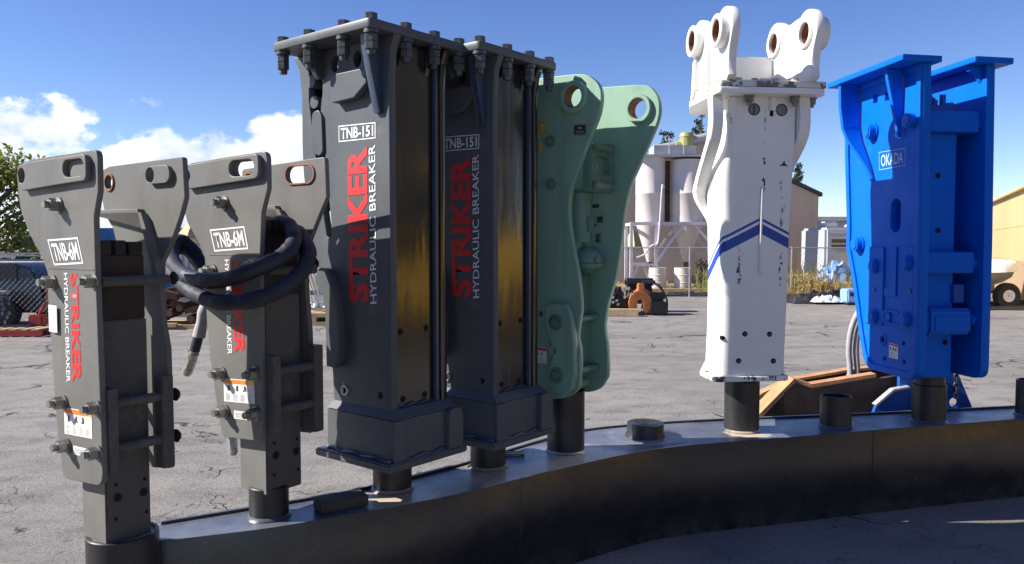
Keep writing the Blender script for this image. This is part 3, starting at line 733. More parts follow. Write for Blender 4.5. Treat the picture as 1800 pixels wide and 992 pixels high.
def green_breaker(root, zb):
    w_ = .145; th = .032; G = M['green']
    F_ = [(-.27, 2.30), (-.235, 2.41), (-.15, 2.452), (0, 2.450), (.115, 2.447), (.205, 2.436), (.25, 2.41), (.284, 2.375), (.298, 2.325), (.286, 2.24), (.236, 2.132), (.173, 1.99), (.121, 1.868), (.112, 1.742), (.138, 1.585), (.168, 1.45), (.186, 1.299), (.177, 1.222), (.165, 1.133), (.178, 1.079), (.182, 1.0), (.178, .913), (.165, .866), (.08, .812), (-.06, .806), (-.17, .83), (-.19, 1.0), (-.19, 1.3), (-.14, 1.6), (-.12, 1.8), (-.16, 2.0), (-.24, 2.16)]
    c1 = (.145, 2.332)
    f1 = [(p.x, p.y) for p in catmull([(*p, 0) for p in F_], 3, True)]
    slab('side_plate', 'T', f1, -w_, -w_ + th, G, root, [ell(*c1, .054, n=32), ell(-.061, 1.239, .014)], .003, zb)
    F2 = [(-.18, 2.33), (-.12, 2.42), (.0, 2.428), (.16, 2.42), (.30, 2.412), (.393, 2.402), (.437, 2.379), (.470, 2.332), (.478, 2.273), (.471, 2.226), (.445, 2.161), (.374, 2.02), (.313, 1.895), (.280, 1.765), (.264, 1.625), (.247, 1.518), (.230, 1.422), (.191, 1.306), (.168, 1.19), (.172, 1.121), (.183, 1.064), (.187, .925), (.170, .877), (.126, .826), (.03, .803), (-.17, .82), (-.19, 1.0), (-.19, 1.3), (-.12, 1.6), (-.08, 1.8), (-.12, 2.0), (-.18, 2.16)]
    f2 = [(p.x, p.y) for p in catmull([(*p, 0) for p in F2], 3, True)]; c2 = (.366, 2.285)
    slab('side_plate', 'T', f2, w_ - th, w_, G, root, [ell(*c2, .052, n=32)], .003, zb)
    build('pin_ring', lambda bm: add_lathe(bm, (c1[0], -w_, c1[1]), [(.0535, -.02), (.0535, .022), (.058, .026), (.076, .026), (.080, .02), (.080, .0005)], (0, -1, 0), 40), G, root, 30, zb)
    build('pin_ring', lambda bm: add_lathe(bm, (c2[0], w_ - th, c2[1]), [(.0515, -.02), (.0515, .018), (.056, .022), (.070, .022), (.074, .016), (.074, .0005)], (0, -1, 0), 40), G, root, 30, zb)
    for c, t in ((c1, -w_), (c2, w_ - th)): build('pin_bore', lambda bm: add_lathe(bm, (c[0], t - .015, c[1]), [(.0525, 0), (.0525, .06), (.049, .06), (.049, 0)], (0, 1, 0), 40), M['rustpin'], root, 30, zb)
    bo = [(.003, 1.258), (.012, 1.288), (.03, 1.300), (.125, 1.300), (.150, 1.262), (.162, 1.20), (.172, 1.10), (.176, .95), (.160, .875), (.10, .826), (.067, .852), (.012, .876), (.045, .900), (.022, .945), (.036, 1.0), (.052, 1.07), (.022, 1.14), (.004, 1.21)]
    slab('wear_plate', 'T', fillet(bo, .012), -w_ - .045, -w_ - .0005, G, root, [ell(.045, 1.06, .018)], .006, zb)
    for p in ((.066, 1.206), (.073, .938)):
        build('wear_plate_bolt', lambda bm: (add_lathe(bm, (p[0], -w_ - .0455, p[1]), [(.030, 0), (.030, .006), (.040, .006), (.042, 0)], (0, -1, 0), 24), add_cyl(bm, (p[0], -w_ - .0455, p[1]), (p[0], -w_ - .062, p[1]), .024, n=6)), M['green_shaded'], root, 35, zb)
        build('cross_rod', lambda bm: add_cyl(bm, (p[0] + .05, -w_ + th, p[1] + .01), (p[0] + .05, w_ - th - .0005, p[1] + .01), .019, n=18), M['green_shaded'], root, 35, zb)
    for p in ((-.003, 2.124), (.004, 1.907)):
        build('side_bolt', lambda bm: (add_cyl(bm, (p[0], -w_ - .0005, p[1]), (p[0], -w_ - .008, p[1]), .030, n=20), add_cyl(bm, (p[0], -w_ - .008, p[1]), (p[0], -w_ - .022, p[1]), .021, n=6), add_cyl(bm, (p[0], -w_ - .022, p[1]), (p[0], -w_ - .030, p[1]), .010, n=12)), M['green_shaded'], root, 35, zb)
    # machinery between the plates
    slab('bracket', 'S', fillet([(-.112, 2.10), (.112, 2.12), (.112, 1.865), (-.112, 1.865)], .02), .17, .225, M['green_shaded'], root, [fillet([(-.06, 1.955), (.075, 1.955), (.075, 2.045), (-.06, 2.045)], .03)], .006, zb)
    box('bracket_rail', (.2255, .25), (-.112, .08), (1.875, 1.915), M['green_shaded'], root, .008, zb); box('bracket_rail', (.2255, .25), (-.112, .08), (2.07, 2.10), M['green_shaded'], root, .008, zb)

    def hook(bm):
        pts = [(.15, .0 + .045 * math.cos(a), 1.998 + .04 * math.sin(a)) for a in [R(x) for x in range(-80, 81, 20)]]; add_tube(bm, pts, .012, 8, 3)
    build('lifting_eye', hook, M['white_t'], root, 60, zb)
    build('main_cylinder', lambda bm: (add_cyl(bm, (.09, -.005, 1.61), (.09, -.005, 1.85), .060, n=28), add_cyl(bm, (.09, -.005, 1.83), (.09, -.005, 1.865), .066, n=28), add_cyl(bm, (.09, -.005, 1.865), (.09, -.005, 1.885), .05, n=28), add_box(bm, (.05, .158), (-.03, .05), (1.665, 1.745), .006)), M['green_shaded'], root, 35, zb)
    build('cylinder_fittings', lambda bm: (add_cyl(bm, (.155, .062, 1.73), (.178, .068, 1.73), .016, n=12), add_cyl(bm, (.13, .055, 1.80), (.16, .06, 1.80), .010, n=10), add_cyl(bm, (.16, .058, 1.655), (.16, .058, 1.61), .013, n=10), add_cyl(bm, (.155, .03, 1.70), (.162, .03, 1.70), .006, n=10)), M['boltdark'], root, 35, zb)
    build('accumulator', lambda bm: (add_sphere(bm, (.11, .03, 1.52), .082, (1, 1, .95), 28), add_cyl(bm, (.11, .03, 1.58), (.11, .03, 1.625), .035, n=20), add_lathe(bm, (.11, .03, 1.495), [(.075, -.014), (.088, -.014), (.088, .006), (.075, .006)], (0, 0, 1), 32), add_cyl(bm, (.175, .005, 1.52), (.198, -.004, 1.52), .014, n=14)), M['green_shaded'], root, 35, zb)
    box('tool_body', (-.10, .085), (-.112, .112), (.84, 1.44), M['green_shaded'], root, .006, zb)
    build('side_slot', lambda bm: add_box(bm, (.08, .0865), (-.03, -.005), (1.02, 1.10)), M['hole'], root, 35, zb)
    box('front_lug', (.0855, .13), (-.112, .04), (.86, .90), M['green_shaded'], root, .008, zb)
    e = -w_ - .0012
    decal('name_plate', [(.138, 2.142), (.217, 2.138), (.217, 2.194), (.138, 2.197)], e, M['ink'], root, zb=zb)
    multi_decal('name_plate_border', [sub([(.138, 2.142), (.217, 2.138), (.217, 2.194), (.138, 2.197)], a, b, c, d) for a, b, c, d in ((.02, .98, .03, .08), (.02, .98, .92, .97), (.02, .06, .08, .92), (.94, .98, .08, .92), (.35, .65, .60, .75), (.2, .8, .35, .40), (.2, .8, .22, .27))], e - .001, M['inkg'], root, zb=zb)
    s = decal('gold_sticker', [(-.077, 2.163), (-.030, 2.164), (-.030, 2.229), (-.077, 2.229)], e, M['goldsign'], root, zb=zb)
    lettering('gold_sticker_letter', 'T', [(-.066, 2.178), (-.042, 2.178), (-.042, 2.214), (-.066, 2.214)], e - .001, M['yellow'], s, .02, zb=zb)
    lettering('gold_sticker_letter', '1', [(-.068, 2.08), (-.052, 2.08), (-.052, 2.13), (-.068, 2.13)], e, M['yellow'], root, .02, zb=zb)
    warning(root, [(-.120, .982), (-.022, .981), (-.022, 1.063), (-.120, 1.065)], e, zb, False, M['red'])


M['white_t'] = paint('pale_green_steel', (.50, .56, .46), .5, .1)
green_breaker(g_, .80)

# ------------------------------------------------------------------ white breaker


def whitemat():
    m = MT('white_enamel_striped'); x = m.xyz()
    n = m.noise(2.5, 6, .6); cc = m.mix(m.ramp(n, .3, .7), (.76, .75, .72), (.83, .82, .79))
    h = m.math('ADD', x[2], m.math('MULTIPLY', m.math('ABSOLUTE', m.math('SUBTRACT', x[0], .012)), .50))
    h = m.math('ADD', h, m.math('MULTIPLY', m.math('MAXIMUM', m.math('ADD', x[1], .185), 0), .85))
    z0 = .835

    def band(a, b):
        lo = m.ramp(h, a - z0 - .001, a - z0 + .001); hi = m.ramp(h, b - z0 - .001, b - z0 + .001, 1., 0.); return m.math('MULTIPLY', lo, hi)
    k = m.math('MAXIMUM', band(1.661, 1.719), band(1.735, 1.751))
    cc = m.mix(k, cc, (.012, .060, .36))
    # scuffs down the front, down to bare dark metal
    sc = m.noise(16, 9, .75, stretch=(1.3, 1, .8), off=(4, 0, 2))
    zone = None
    for cx, wd, a, b in ((-.11, .035, 1.35, 1.60), (.015, .022, 1.28, 1.62), (.13, .035, 1.30, 1.98), (.03, .02, 1.9, 2.35)):
        g = m.ramp(m.math('ABSOLUTE', m.math('SUBTRACT', x[0], cx)), 0, wd, 1., 0.)
        g = m.math('MULTIPLY', g, m.math('MULTIPLY', m.ramp(x[2], a - z0 - .04, a - z0 + .02), m.ramp(x[2], b - z0 - .02, b - z0 + .04, 1., 0.)))
        zone = g if zone is None else m.math('MAXIMUM', zone, g)
    low = m.ramp(x[2], .015, .055, 1., 0.); zone = m.math('MAXIMUM', zone, m.math('MULTIPLY', low, .75))
    f = m.ramp(m.math('ADD', sc, m.math('MULTIPLY', zone, .155)), .665, .685)
    cc = m.mix(m.math('MULTIPLY', f, m.ramp(zone, .05, .3)), cc, (.05, .045, .042))
    spot = m.ramp(m.noise(28, 5, .7, off=(1, 7, 3)), .735, .76); cc = m.mix(spot, cc, (.30, .16, .06))
    m.set('Base Color', cc); m.set('Roughness', m.ramp(n, .3, .7, .32, .5)); m.bump(m.math('ADD', m.noise(7, 4), m.math('MULTIPLY', f, -.6)), .08, .01)
    return m.m


M['white'] = whitemat()
b6 = thing('hydraulic_breaker', 'white breaker with blue chevron stripes and four pin ears on top', 'rock breaker', (1.361, 4.652, .835), 6.5, 'rock breakers standing on the rack')


def white_breaker(root, zb):
    Wp = M['whitep']
    lev = [(.858, -.228, .172, .065), (.95, -.224, .172, .06), (1.1, -.218, .176, .058), (1.3, -.216, .183, .058), (1.5, -.217, .187, .058), (1.7, -.222, .191, .058), (1.9, -.226, .200, .055), (2.02, -.215, .204, .045), (2.10, -.192, .206, .028), (2.16, -.187, .208, .012), (2.418, -.187, .212, .010)]

    def column(bm):
        pr = None
        for z, xl, xr, r in lev:
            pts = []
            for cx, cy, a0, rr in ((xl, -.20, 180, r), (xr, -.20, 270, min(r, .028))):
                ox = cx + (rr if cx == xl else -rr); oy = cy + rr
                for k in range(7): a = R(a0 + 15 * k); pts.append((ox + rr * math.cos(a), oy + rr * math.sin(a)))
            pts += [(xr, .40), (xl + .16, .40), (xl, .0)]
            rg = [bm.verts.new((p[0], p[1], z)) for p in pts]
            if pr:
                for k in range(len(rg)): bm.faces.new((pr[k], pr[(k + 1) % len(rg)], rg[(k + 1) % len(rg)], rg[k]))
            else: bm.faces.new(rg[::-1])
            pr = rg
        bm.faces.new(pr)
    build('column', column, M['white'], root, 30, zb)
    fr = [(p.x, p.y) for p in catmull([(-.225, 2.418, 0), (-.240, 2.28, 0), (-.212, 2.19, 0), (-.16, 2.125, 0), (-.06, 2.01, 0), (.0, 1.93, 0), (.026, 1.865, 0), (.022, 1.80, 0), (.0, 1.735, 0), (-.03, 1.68, 0)], 5)]

    def ribbon(bm):
        pr = None
        for t, z in fr:
            u = max(0., min(1., (1.93 - z) / .23)); u = u * u * (3 - 2 * u)
            so = -.292 + .078 * u; si = -.2285 + .024 * u; d = .06 - .035 * u
            rg = [bm.verts.new(p) for p in ((si, t, z), (so + .006, t, z), (so, t + .006, z), (so, t + d, z), (si, t + d, z))]
            if pr:
                for k in range(5): bm.faces.new((pr[k], pr[(k + 1) % 5], rg[(k + 1) % 5], rg[k]))
            else: bm.faces.new(rg[::-1])
            pr = rg
        bm.faces.new(pr)
    build('side_plate', ribbon, Wp, root, 40, zb)
    fr2 = [(p.x, p.y) for p in catmull([(-.225, 2.418, 0), (-.240, 2.28, 0), (-.212, 2.19, 0), (-.12, 2.10, 0), (-.03, 2.03, 0), (.05, 1.95, 0)], 5)]
    slab('side_plate', 'S', fr2 + [(.055, 2.418)], .2135, .278, Wp, root, (), .004, zb)
    slab('bottom_flange', 'Z', fillet([(-.252, -.215), (.195, -.215), (.195, .41), (-.08, .41), (-.252, .02)], .04), .826, .8575, M['white'], root, (), .008, zb)
    slab('top_flange', 'Z', fillet([(-.285, -.315), (.335, -.315), (.335, .42), (-.19, .42), (-.285, .16)], [.02, .06, .02, .02, .02]), 2.4185, 2.453, Wp, root, (), .005, zb)
    slab('bracket_base', 'Z', fillet([(-.280, -.312), (.332, -.312), (.332, .415), (-.187, .415), (-.28, .155)], .02), 2.4545, 2.490, M['chipped'], root, (), .006, zb)
    ear = [(.175, 2.4905), (.20, 2.70)]
    ear += [(.12 + .120 * math.cos(R(a)), 2.80 + .118 * math.sin(R(a))) for a in range(0, 121, 12)]
    ear += [(-.02, 2.862), (-.09, 2.858), (-.15, 2.865)]
    ear += [(-.268 + .122 * math.cos(R(a)), 2.765 + .122 * math.sin(R(a))) for a in range(54, 200, 12)]
    ear += [(-.352, 2.66), (-.338, 2.60), (-.335, 2.545), (-.345, 2.51), (-.312, 2.4905)]
    holes = [ell(.12, 2.797, .060, n=28), ell(-.268, 2.757, .060, n=28)]
    slab('ear', 'S', ear, -.245, -.195, Wp, root, holes, .008, zb); slab('ear', 'S', ear, .225, .275, Wp, root, holes, .008, zb)
    for s0, sg in ((-.2455, -1), (.2755, 1)):
        for t, z in ((.12, 2.797), (-.268, 2.757)):
            build('pin_boss', lambda bm: add_lathe(bm, (s0, t, z), [(.0605, -.045), (.0605, .042), (.066, .048), (.086, .048), (.091, .042), (.091, .0)], (sg, 0, 0), 36), Wp, root, 30, zb)
            build('pin_bore', lambda bm: add_lathe(bm, (s0, t, z), [(.057, -.046), (.060, -.046), (.060, .040), (.057, .040)], (sg, 0, 0), 36), M['rustpin'], root, 30, zb)
    for t, z in ((.12, 2.797), (-.268, 2.757)): build('ear_lip', lambda bm: add_lathe(bm, (.2245, t, z), [(.0605, 0), (.0605, .012), (.066, .016), (.078, .016), (.083, .010), (.083, .0)], (-1, 0, 0), 36), Wp, root, 30, zb)
    # gussets outside the left ear, cross plate at the back, base bolts
    for t in (.14, -.055): slab('gusset', 'T', [(-.2455, 2.4905), (-.276, 2.4905), (-.268, 2.68), (-.2455, 2.72)], t - .02, t + .02, Wp, root, (), .003, zb)
    box('cross_plate', (-.184, .214), (.13, .165), (2.4905, 2.72), Wp, root, .004, zb)

    def bb(bm):
        for s, t in ((-.265, .10), (-.265, -.14), (.30, -.02), (.30, -.20), (.06, -.27), (.16, -.28), (-.06, -.26), (-.16, -.27)):
            add_cyl(bm, (s, t, 2.4905), (s, t, 2.508), .020, n=6)
    build('base_bolts', bb, M['rusty_white'], root, 35, zb)
    box('base_pad', (-.02, .09), (-.25, -.17), (2.4905, 2.515), Wp, root, .004, zb)
    for s in (-.085, .178): bolt('under_bolt', (s, -.245, 2.4180), (0, 0, -1), .024, .045, M['bolt'], root, zb)
    bolt('under_bolt', (.30, -.20, 2.4180), (0, 0, -1), .022, .045, M['bolt'], root, zb)
    build('corner_pipe', lambda bm: (add_cyl(bm, (-.160, -.205, 2.30), (-.160, -.205, 2.417), .018, n=16), add_cyl(bm, (-.165, -.212, 2.27), (-.162, -.208, 2.31), .009, n=10)), Wp, root, 40, zb)
    build('front_pipe', lambda bm: add_cyl(bm, (.069, -.204, 2.345), (.069, -.204, 2.417), .020, n=16), Wp, root, 40, zb)
    build('pipe_mouth', lambda bm: add_box(bm, (.056, .076), (-.2015, -.19), (2.315, 2.352)), M['hole'], root, 40, zb)
    build('corner_rib', lambda bm: add_tube(bm, [(-.190, -.200, 2.325), (-.184, -.205, 2.27), (-.180, -.203, 2.20), (-.172, -.199, 2.10)], .012, 8, 4), Wp, root, 50, zb)
    build('centre_rib', lambda bm: add_tube(bm, [(.019, -.199, 1.92), (.015, -.205, 1.88), (.010, -.205, 1.6), (.008, -.2045, 1.46), (.008, -.198, 1.43)], .008, 8, 4), Wp, root, 50, zb)

    def ph(bm):
        for s, z in ((-.036, 2.351), (.124, 2.351)): add_lathe(bm, (s, -.2002, z), [(.027, -.004), (.027, .0015), (.0345, .0015), (.0345, -.004)], (0, -1, 0), 28)
    build('port_rings', ph, M['boltdark'], root, 30, zb)
    build('port_plugs', lambda bm: [add_cyl(bm, (s, -.197, z), (s, -.2008, z), .0265, n=24) for s, z in ((-.036, 2.351), (.124, 2.351))], M['portgrey'], root, 30, zb)
    build('drilled_holes', lambda bm: ([add_cyl(bm, (s, -.19, z), (s, -.2012, z), .0155, n=20) for s, z in ((-.071, 1.096), (.074, 1.093), (-.106, .944), (.099, .940))], add_box(bm, (-.041, -.034), (-.2016, -.2), (2.328, 2.374)), add_cyl(bm, (-.16, -.18, 1.075), (-.2082, -.186, 1.075), .012, n=14)), M['hole'], root, 35, zb)
    build('socket_plugs', lambda bm: [add_cyl(bm, (s + .002, -.195, z - .002), (s + .002, -.2018, z - .002), .009, n=16) for s, z in ((-.071, 1.096), (.074, 1.093), (-.106, .944), (.099, .940))], M['boltdark'], root, 35, zb)
    build('chip_mark', lambda bm: [bm.faces.new([bm.verts.new((.144 + .03 * math.cos(a) * k, -.2008, 2.048 + .022 * math.sin(a) * k)) for a, k in [(R(90), 1), (R(150), .4), (R(200), 1.1), (R(270), .35), (R(-30), 1), (R(30), .3)]])], M['ink'], root, 35, zb)
    build('rub_mark', lambda bm: [bm.faces.new([bm.verts.new((.02 + dx, -.2008, z)) for dx, z in ((-.008, 1.955), (.004, 1.975), (.014, 1.96), (.016, 1.925), (.008, 1.935), (.004, 1.955))])], M['ink'], root, 35, zb)


M['chipped'] = paint('chipped_white_paint', (.66, .64, .60), .5, .15, wear=(.16, .14, .12), wear_amt=.13, bump=.25, scale=6)
M['rusty_white'] = paint('rust_stained_white', (.55, .44, .34), .6, .35, bump=.2, scale=20)
M['portgrey'] = paint('port_plug', (.16, .18, .22), .4, .2)
white_breaker(b6, .835)

# ------------------------------------------------------------------ blue breaker
b7 = thing('hydraulic_breaker', 'bright blue breaker with rimmed side plates and broad top flanges', 'rock breaker', (2.598, 4.893, .79), 6.6, 'rock breakers standing on the rack')


def inset(p, d):
    n = len(p); sg = 1 if area(p) > 0 else -1; out = []
    for i in range(n):
        a, b, c = Vector(p[i - 1]), Vector(p[i]), Vector(p[(i + 1) % n]); u = (b - a).normalized(); v = (c - b).normalized()
        n1_ = Vector((-u.y, u.x)) * sg; n2_ = Vector((-v.y, v.x)) * sg; m_ = (n1_ + n2_); m_ = m_ / max(m_.length_squared / 2, .3)
        q = b + m_ * d; out.append((q.x, q.y))
    return out


def blue_breaker(root, zb):
    Bm = M['blue']
    base = [(-.25, .80), (.235, .795), (.305, .863), (.357, 1.015), (.453, 1.352), (.536, 1.575), (.538, 1.75), (.575, 2.175), (.597, 2.55), (.60, 2.649), (-.23, 2.649), (-.25, 1.6)]
    ol = fillet(base, [.075, .07, .06, .3, .3, .12, .15, .3, .1, 0, 0, .5])
    sq = lambda t, z, a: [(t - a, z - a), (t + a, z - a), (t + a, z + a), (t - a, z + a)]
    vs_ = lambda t, z0, z1, r: [(q[1], q[0]) for q in stad(z0 + r, z1 - r, t, r)]
    slab('side_plate', 'S', ol, -.25, -.195, Bm, root, [vs_(0, 1.675, 1.88, .052), sq(.249, 2.53, .026), sq(.119, 2.523, .026), ell(.101, 1.002, .02), ell(-.11, 1.004, .014), ell(.082, .883, .014), ell(-.118, .893, .014)], .004, zb)
    rim_o = ol; rim_i = fillet(inset(base, .040), [.045, .04, .04, .3, .3, .12, .15, .3, .1, 0, 0, .5])
    lo = [q for q in rim_o]; slab('rim', 'S', rim_o, -.264, -.2505, Bm, root, [rim_i], .004, zb)
    slab('side_plate', 'S', ol, .150, .205, Bm, root, (), .004, zb)
    for s0, s1 in ((-.412, -.150), (.035, .297)):
        slab('top_flange', 'Z', fillet([(s0, -.285), (s1, -.265), (s1, .56), (s0, .56)], .012), 2.6505, 2.685, Bm, root, [ell(s0 + .05, t, .012) for t in (-.15, .05, .25, .45)] + [ell(s1 - .045, t, .012) for t in (-.15, .05)], .003, zb)
    slab('gusset', 'T', [(-.2645, 2.649), (-.365, 2.649), (-.360, 2.60), (-.278, 2.245), (-.2645, 2.245)], -.062, -.034, Bm, root, (), .003, zb)
    rows = [(2.649, .41, -.395), (2.50, .41, -.39), (2.36, .40, -.375), (2.28, .37, -.355), (2.20, .32, -.325), (2.10, .26, -.29), (2.0, .215, -.268)]

    def slanted(bm):
        pr = None
        for z, t, so in rows:
            rg = [bm.verts.new(p) for p in ((-.2645, t, z), (so, t, z), (so, t + .03, z), (-.2645, t + .03, z))]
            if pr:
                for k in range(4): bm.faces.new((pr[k], pr[(k + 1) % 4], rg[(k + 1) % 4], rg[k]))
            else: bm.faces.new(rg[::-1])
            pr = rg
        bm.faces.new(pr)
    build('gusset', slanted, Bm, root, 30, zb)
    slab('gusset', 'T', [(.149, 2.649), (.06, 2.649), (.075, 2.62), (.12, 2.605), (.149, 2.55)], -.19, -.16, Bm, root, (), .003, zb)

    def bigbolt(t, z, r, h, s=-.2505): build('plate_bolt', lambda bm: (add_cyl(bm, (s, t, z), (s - .012, t, z), r * 1.12, n=28), add_cyl(bm, (s - .012, t, z), (s - h, t, z), r * .96, r * .9, n=28), add_cyl(bm, (s - h, t, z), (s - h - .006, t, z), r * .7, n=6)), Bm, root, 35, zb)
    for t, z, r, h in ((.256, 2.323, .050, .05), (-.160, 2.330, .048, .05), (.385, 1.60, .050, .045)): bigbolt(t, z, r, h)
    slab('pad', 'S', fillet([(.30, 1.09), (.10, 1.09), (.10, 1.585), (.30, 1.585)], .02), -.262, -.2505, Bm, root, (), .004, zb)
    slab('pad', 'S', fillet([(-.07, 1.09), (-.208, 1.09), (-.208, 1.59), (-.07, 1.59)], .02), -.262, -.2505, Bm, root, (), .004, zb)
    slab('pad', 'S', fillet([(.095, 1.28), (-.03, 1.28), (-.03, 1.585), (.02, 1.585), (.02, 1.33), (.095, 1.33)], .01), -.259, -.2505, Bm, root, (), .003, zb)
    for t, z in ((.194, 1.463), (-.15, 1.489), (.185, 1.14), (-.15, 1.153)): bigbolt(t, z, .042, .022, -.2625)
    slab('slot_rim', 'S', stad(-.05, .06, 1.15, .046), -.264, -.2505, Bm, root, [stad(-.05, .05, 1.15, .030)], .003, zb)
    build('plug', lambda bm: add_cyl(bm, (-.2505, .045, 1.15), (-.262, .045, 1.15), .028, n=18), Bm, root, 35, zb)
    for t, z in ((.194, 1.311), (-.18, 1.325)): build('small_plug', lambda bm: add_cyl(bm, (-.2625, t, z), (-.268, t, z), .016, n=8), M['blued'], root, 35, zb)
    build('hole_ring', lambda bm: add_lathe(bm, (-.2505, .101, 1.002), [(.021, 0), (.024, .006), (.036, .006), (.04, 0)], (-1, 0, 0), 24), Bm, root, 35, zb)
    # body between the plates
    box('tool_body', (-.1945, .045), (-.135, .40), (.795, 2.26), Bm, root, .006, zb); box('tool_body', (.0455, .1495), (.02, .40), (.80, 2.26), Bm, root, .004, zb)
    box('cross_block', (-.1945, .135), (-.205, .05), (2.2605, 2.385), Bm, root, .006, zb)
    build('block_end', lambda bm: add_cyl(bm, (.136, -.15, 2.32), (.149, -.15, 2.32), .05, n=18), Bm, root, 35, zb)

    def top(bm):
        add_box(bm, (-.18, .085), (-.10, .05), (2.3855, 2.435), .004); add_box(bm, (-.18, -.075), (-.08, .05), (2.4355, 2.50), .006); add_box(bm, (-.06, -.03), (-.06, .02), (2.4355, 2.475), .004)
        add_cyl(bm, (.005, -.05, 2.436), (.005, -.05, 2.505), .018, n=14); add_cyl(bm, (-.045, -.02, 2.47), (-.045, -.02, 2.49), .02, n=6); add_cyl(bm, (.055, -.04, 2.436), (.055, -.04, 2.458), .026, n=6)
    build('valve_block', top, M['blued'], root, 35, zb)
    box('cross_block', (-.1945, .120), (-.215, -.136), (1.43, 1.556), Bm, root, .006, zb)
    box('cross_block', (-.170, .105), (-.225, -.136), (1.066, 1.22), Bm, root, .014, zb); box('block_panel', (-.13, .095), (-.231, -.2255), (1.085, 1.175), Bm, root, .003, zb)
    for z in (1.49, 1.15): build('pin_end', lambda bm: add_cyl(bm, (.1205, -.17, z), (.149, -.17, z), .036, n=18), Bm, root, 35, zb)
    box('inner_step', (.03, .10), (-.16, -.136), (1.25, 1.36), M['blued'], root, .004, zb)
    build('drilled_holes', lambda bm: [add_cyl(bm, (s, -.12, z), (s, -.1365, z), .017, n=18) for s, z in ((-.072, 2.01), (-.063, 1.684), (.0, 1.01))], M['hole'], root, 35, zb)
    for t, z in ((.249, 2.53), (.119, 2.523)): box('pale_tag', (-.205, -.20), (t - .02, t + .022), (z - .02, z + .022), M['sticker'], root, .001, zb)
    e = -.2518
    q = [(.183, 2.07), (-.089, 2.073), (-.085, 2.178), (.191, 2.184)]
    framed_sign(root, 'OKADA', q, e, M['lblue'], zb, .012, .03, .012, (.08, .17), axis='S')
    q = [(.034, .898), (-.062, .900), (-.059, .987), (.034, .992)]
    s = decal('warning_sticker', q, e, M['sticker'], root, axis='S', zb=zb)
    multi_decal('sticker_header', [sub(q, .03, .97, .84, .97)], e - .001, M['red'], s, axis='S', zb=zb)
    multi_decal('sticker_pictograms', [sub(q, a, a + .13, .52, .74) for a in (.1, .42, .7)], e - .001, M['ink'], s, axis='S', zb=zb)
    multi_decal('sticker_small_print', [sub(q, .1, rnd.uniform(.6, .9), .08 + .09 * k, .12 + .09 * k) for k in range(4)], e - .001, M['inkg'], s, axis='S', zb=zb)


M['blued'] = paint('blue_paint_dark', (.007, .075, .36), .4, .2, bump=.05)
blue_breaker(b7, .79)

# ------------------------------------------------------------------ loose things on and behind the rack
build_ = box('wood_block', (-.105, .105), (-.045, .045), (0, .048), M['wood'], None, .004)
build_.location = (-.715, 3.265, .5015); build_.rotation_euler = (0, 0, R(32)); tag(build_, 'short dark timber offcut lying on the rack between two breaker posts', 'timber offcut')
bo_ = build('loose_bolt', lambda bm: (add_cyl(bm, (-.05, 0, .012), (.05, 0, .012), .011, n=12), add_cyl(bm, (.05, 0, .0125), (.066, 0, .0125), .0125, n=6)), M['steel'])
bo_.location = (.0, 4.085, .5); bo_.rotation_euler = (0, 0, R(8)); tag(bo_, 'loose steel bolt lying on the rack plate', 'bolt')

at_ = thing('rusty_attachment', 'rusty brown steel frame behind the rack with two pale hoses rising from it', 'machine attachment', (2.4, 6.0, 0))


def ofs(o, d):
    for v in o.data.vertices: v.co -= Vector(d)
    return o


A0 = (2.4, 6.0, 0)
near = [(1.66, .12), (1.80, .352), (2.05, .605), (2.175, .562), (2.645, .640), (2.66, .628), (3.02, .690), (3.02, .02), (1.66, .02)]
ofs(slab('rail', 'T', near, 5.70, 5.745, M['rust_shaded'], at_, (), .004), A0)
ofs(build('rail_cap', lambda bm: polybeam(bm, [(1.72, 5.775, .262), (1.80, 5.775, .362), (2.055, 5.79, .618)], .17, .03) or polybeam(bm, [(2.04, 5.76, .617), (2.175, 5.75, .575), (2.64, 5.745, .652)], .09, .025), M['rust_sunlit'], at_), A0)
far = [(1.80, .15), (1.985, .395), (2.21, .505), (2.68, .585), (3.40, .66), (3.40, .02), (1.80, .02)]
ofs(slab('rail', 'T', far, 6.28, 6.33, M['rust_shaded'], at_, (), .004), A0)
ofs(build('rail_cap', lambda bm: polybeam(bm, [(1.83, 6.30, .20), (1.985, 6.30, .405), (2.21, 6.30, .515), (2.68, 6.30, .597), (3.40, 6.30, .672)], .10, .02), M['rust_sunlit'], at_), A0)
ofs(box('floor_plate', (1.75, 3.35), (5.746, 6.279), (.02, .10), M['rust_shaded'], at_), A0)
ofs(build('hook', lambda bm: add_tube(bm, [(2.27, 5.67, .50), (2.255, 5.66, .47), (2.26, 5.66, .43), (2.285, 5.69, .42)], .012, 8), M['rust_shaded'], at_), A0)
for dx, c in ((0, 0), (.055, .02)):
    ofs(build('pale_hose', lambda bm: add_tube(bm, [(2.585 + dx, 6.0, .10), (2.58 + dx, 6.0, .60), (2.565 + dx, 6.0, .82), (2.60 + dx, 6.0, 1.02 - c), (2.72 + dx, 6.02, 1.20 - c), (2.9 + dx, 6.05, 1.32)], .021, 12, 6), M['sleeve'], at_, 60), A0)
    ofs(build('hose_collar', lambda bm: add_cyl(bm, (2.58 + dx, 6.0, .52), (2.578 + dx, 6.0, .61), .027, n=16), M['zinc'], at_), A0)
bl_ = thing('blue_attachment', 'blue steel plate with a round hole and chain, standing behind the rack', 'machine attachment', (3.0, 5.62, 0)); A1 = (3.0, 5.62, 0)
ofs(slab('plate', 'T', [(2.76, .02), (3.47, .02), (3.17, .70), (2.76, .70)], 5.60, 5.64, M['blued'], bl_, [ell(3.155, .475, .034)], .004), A1)
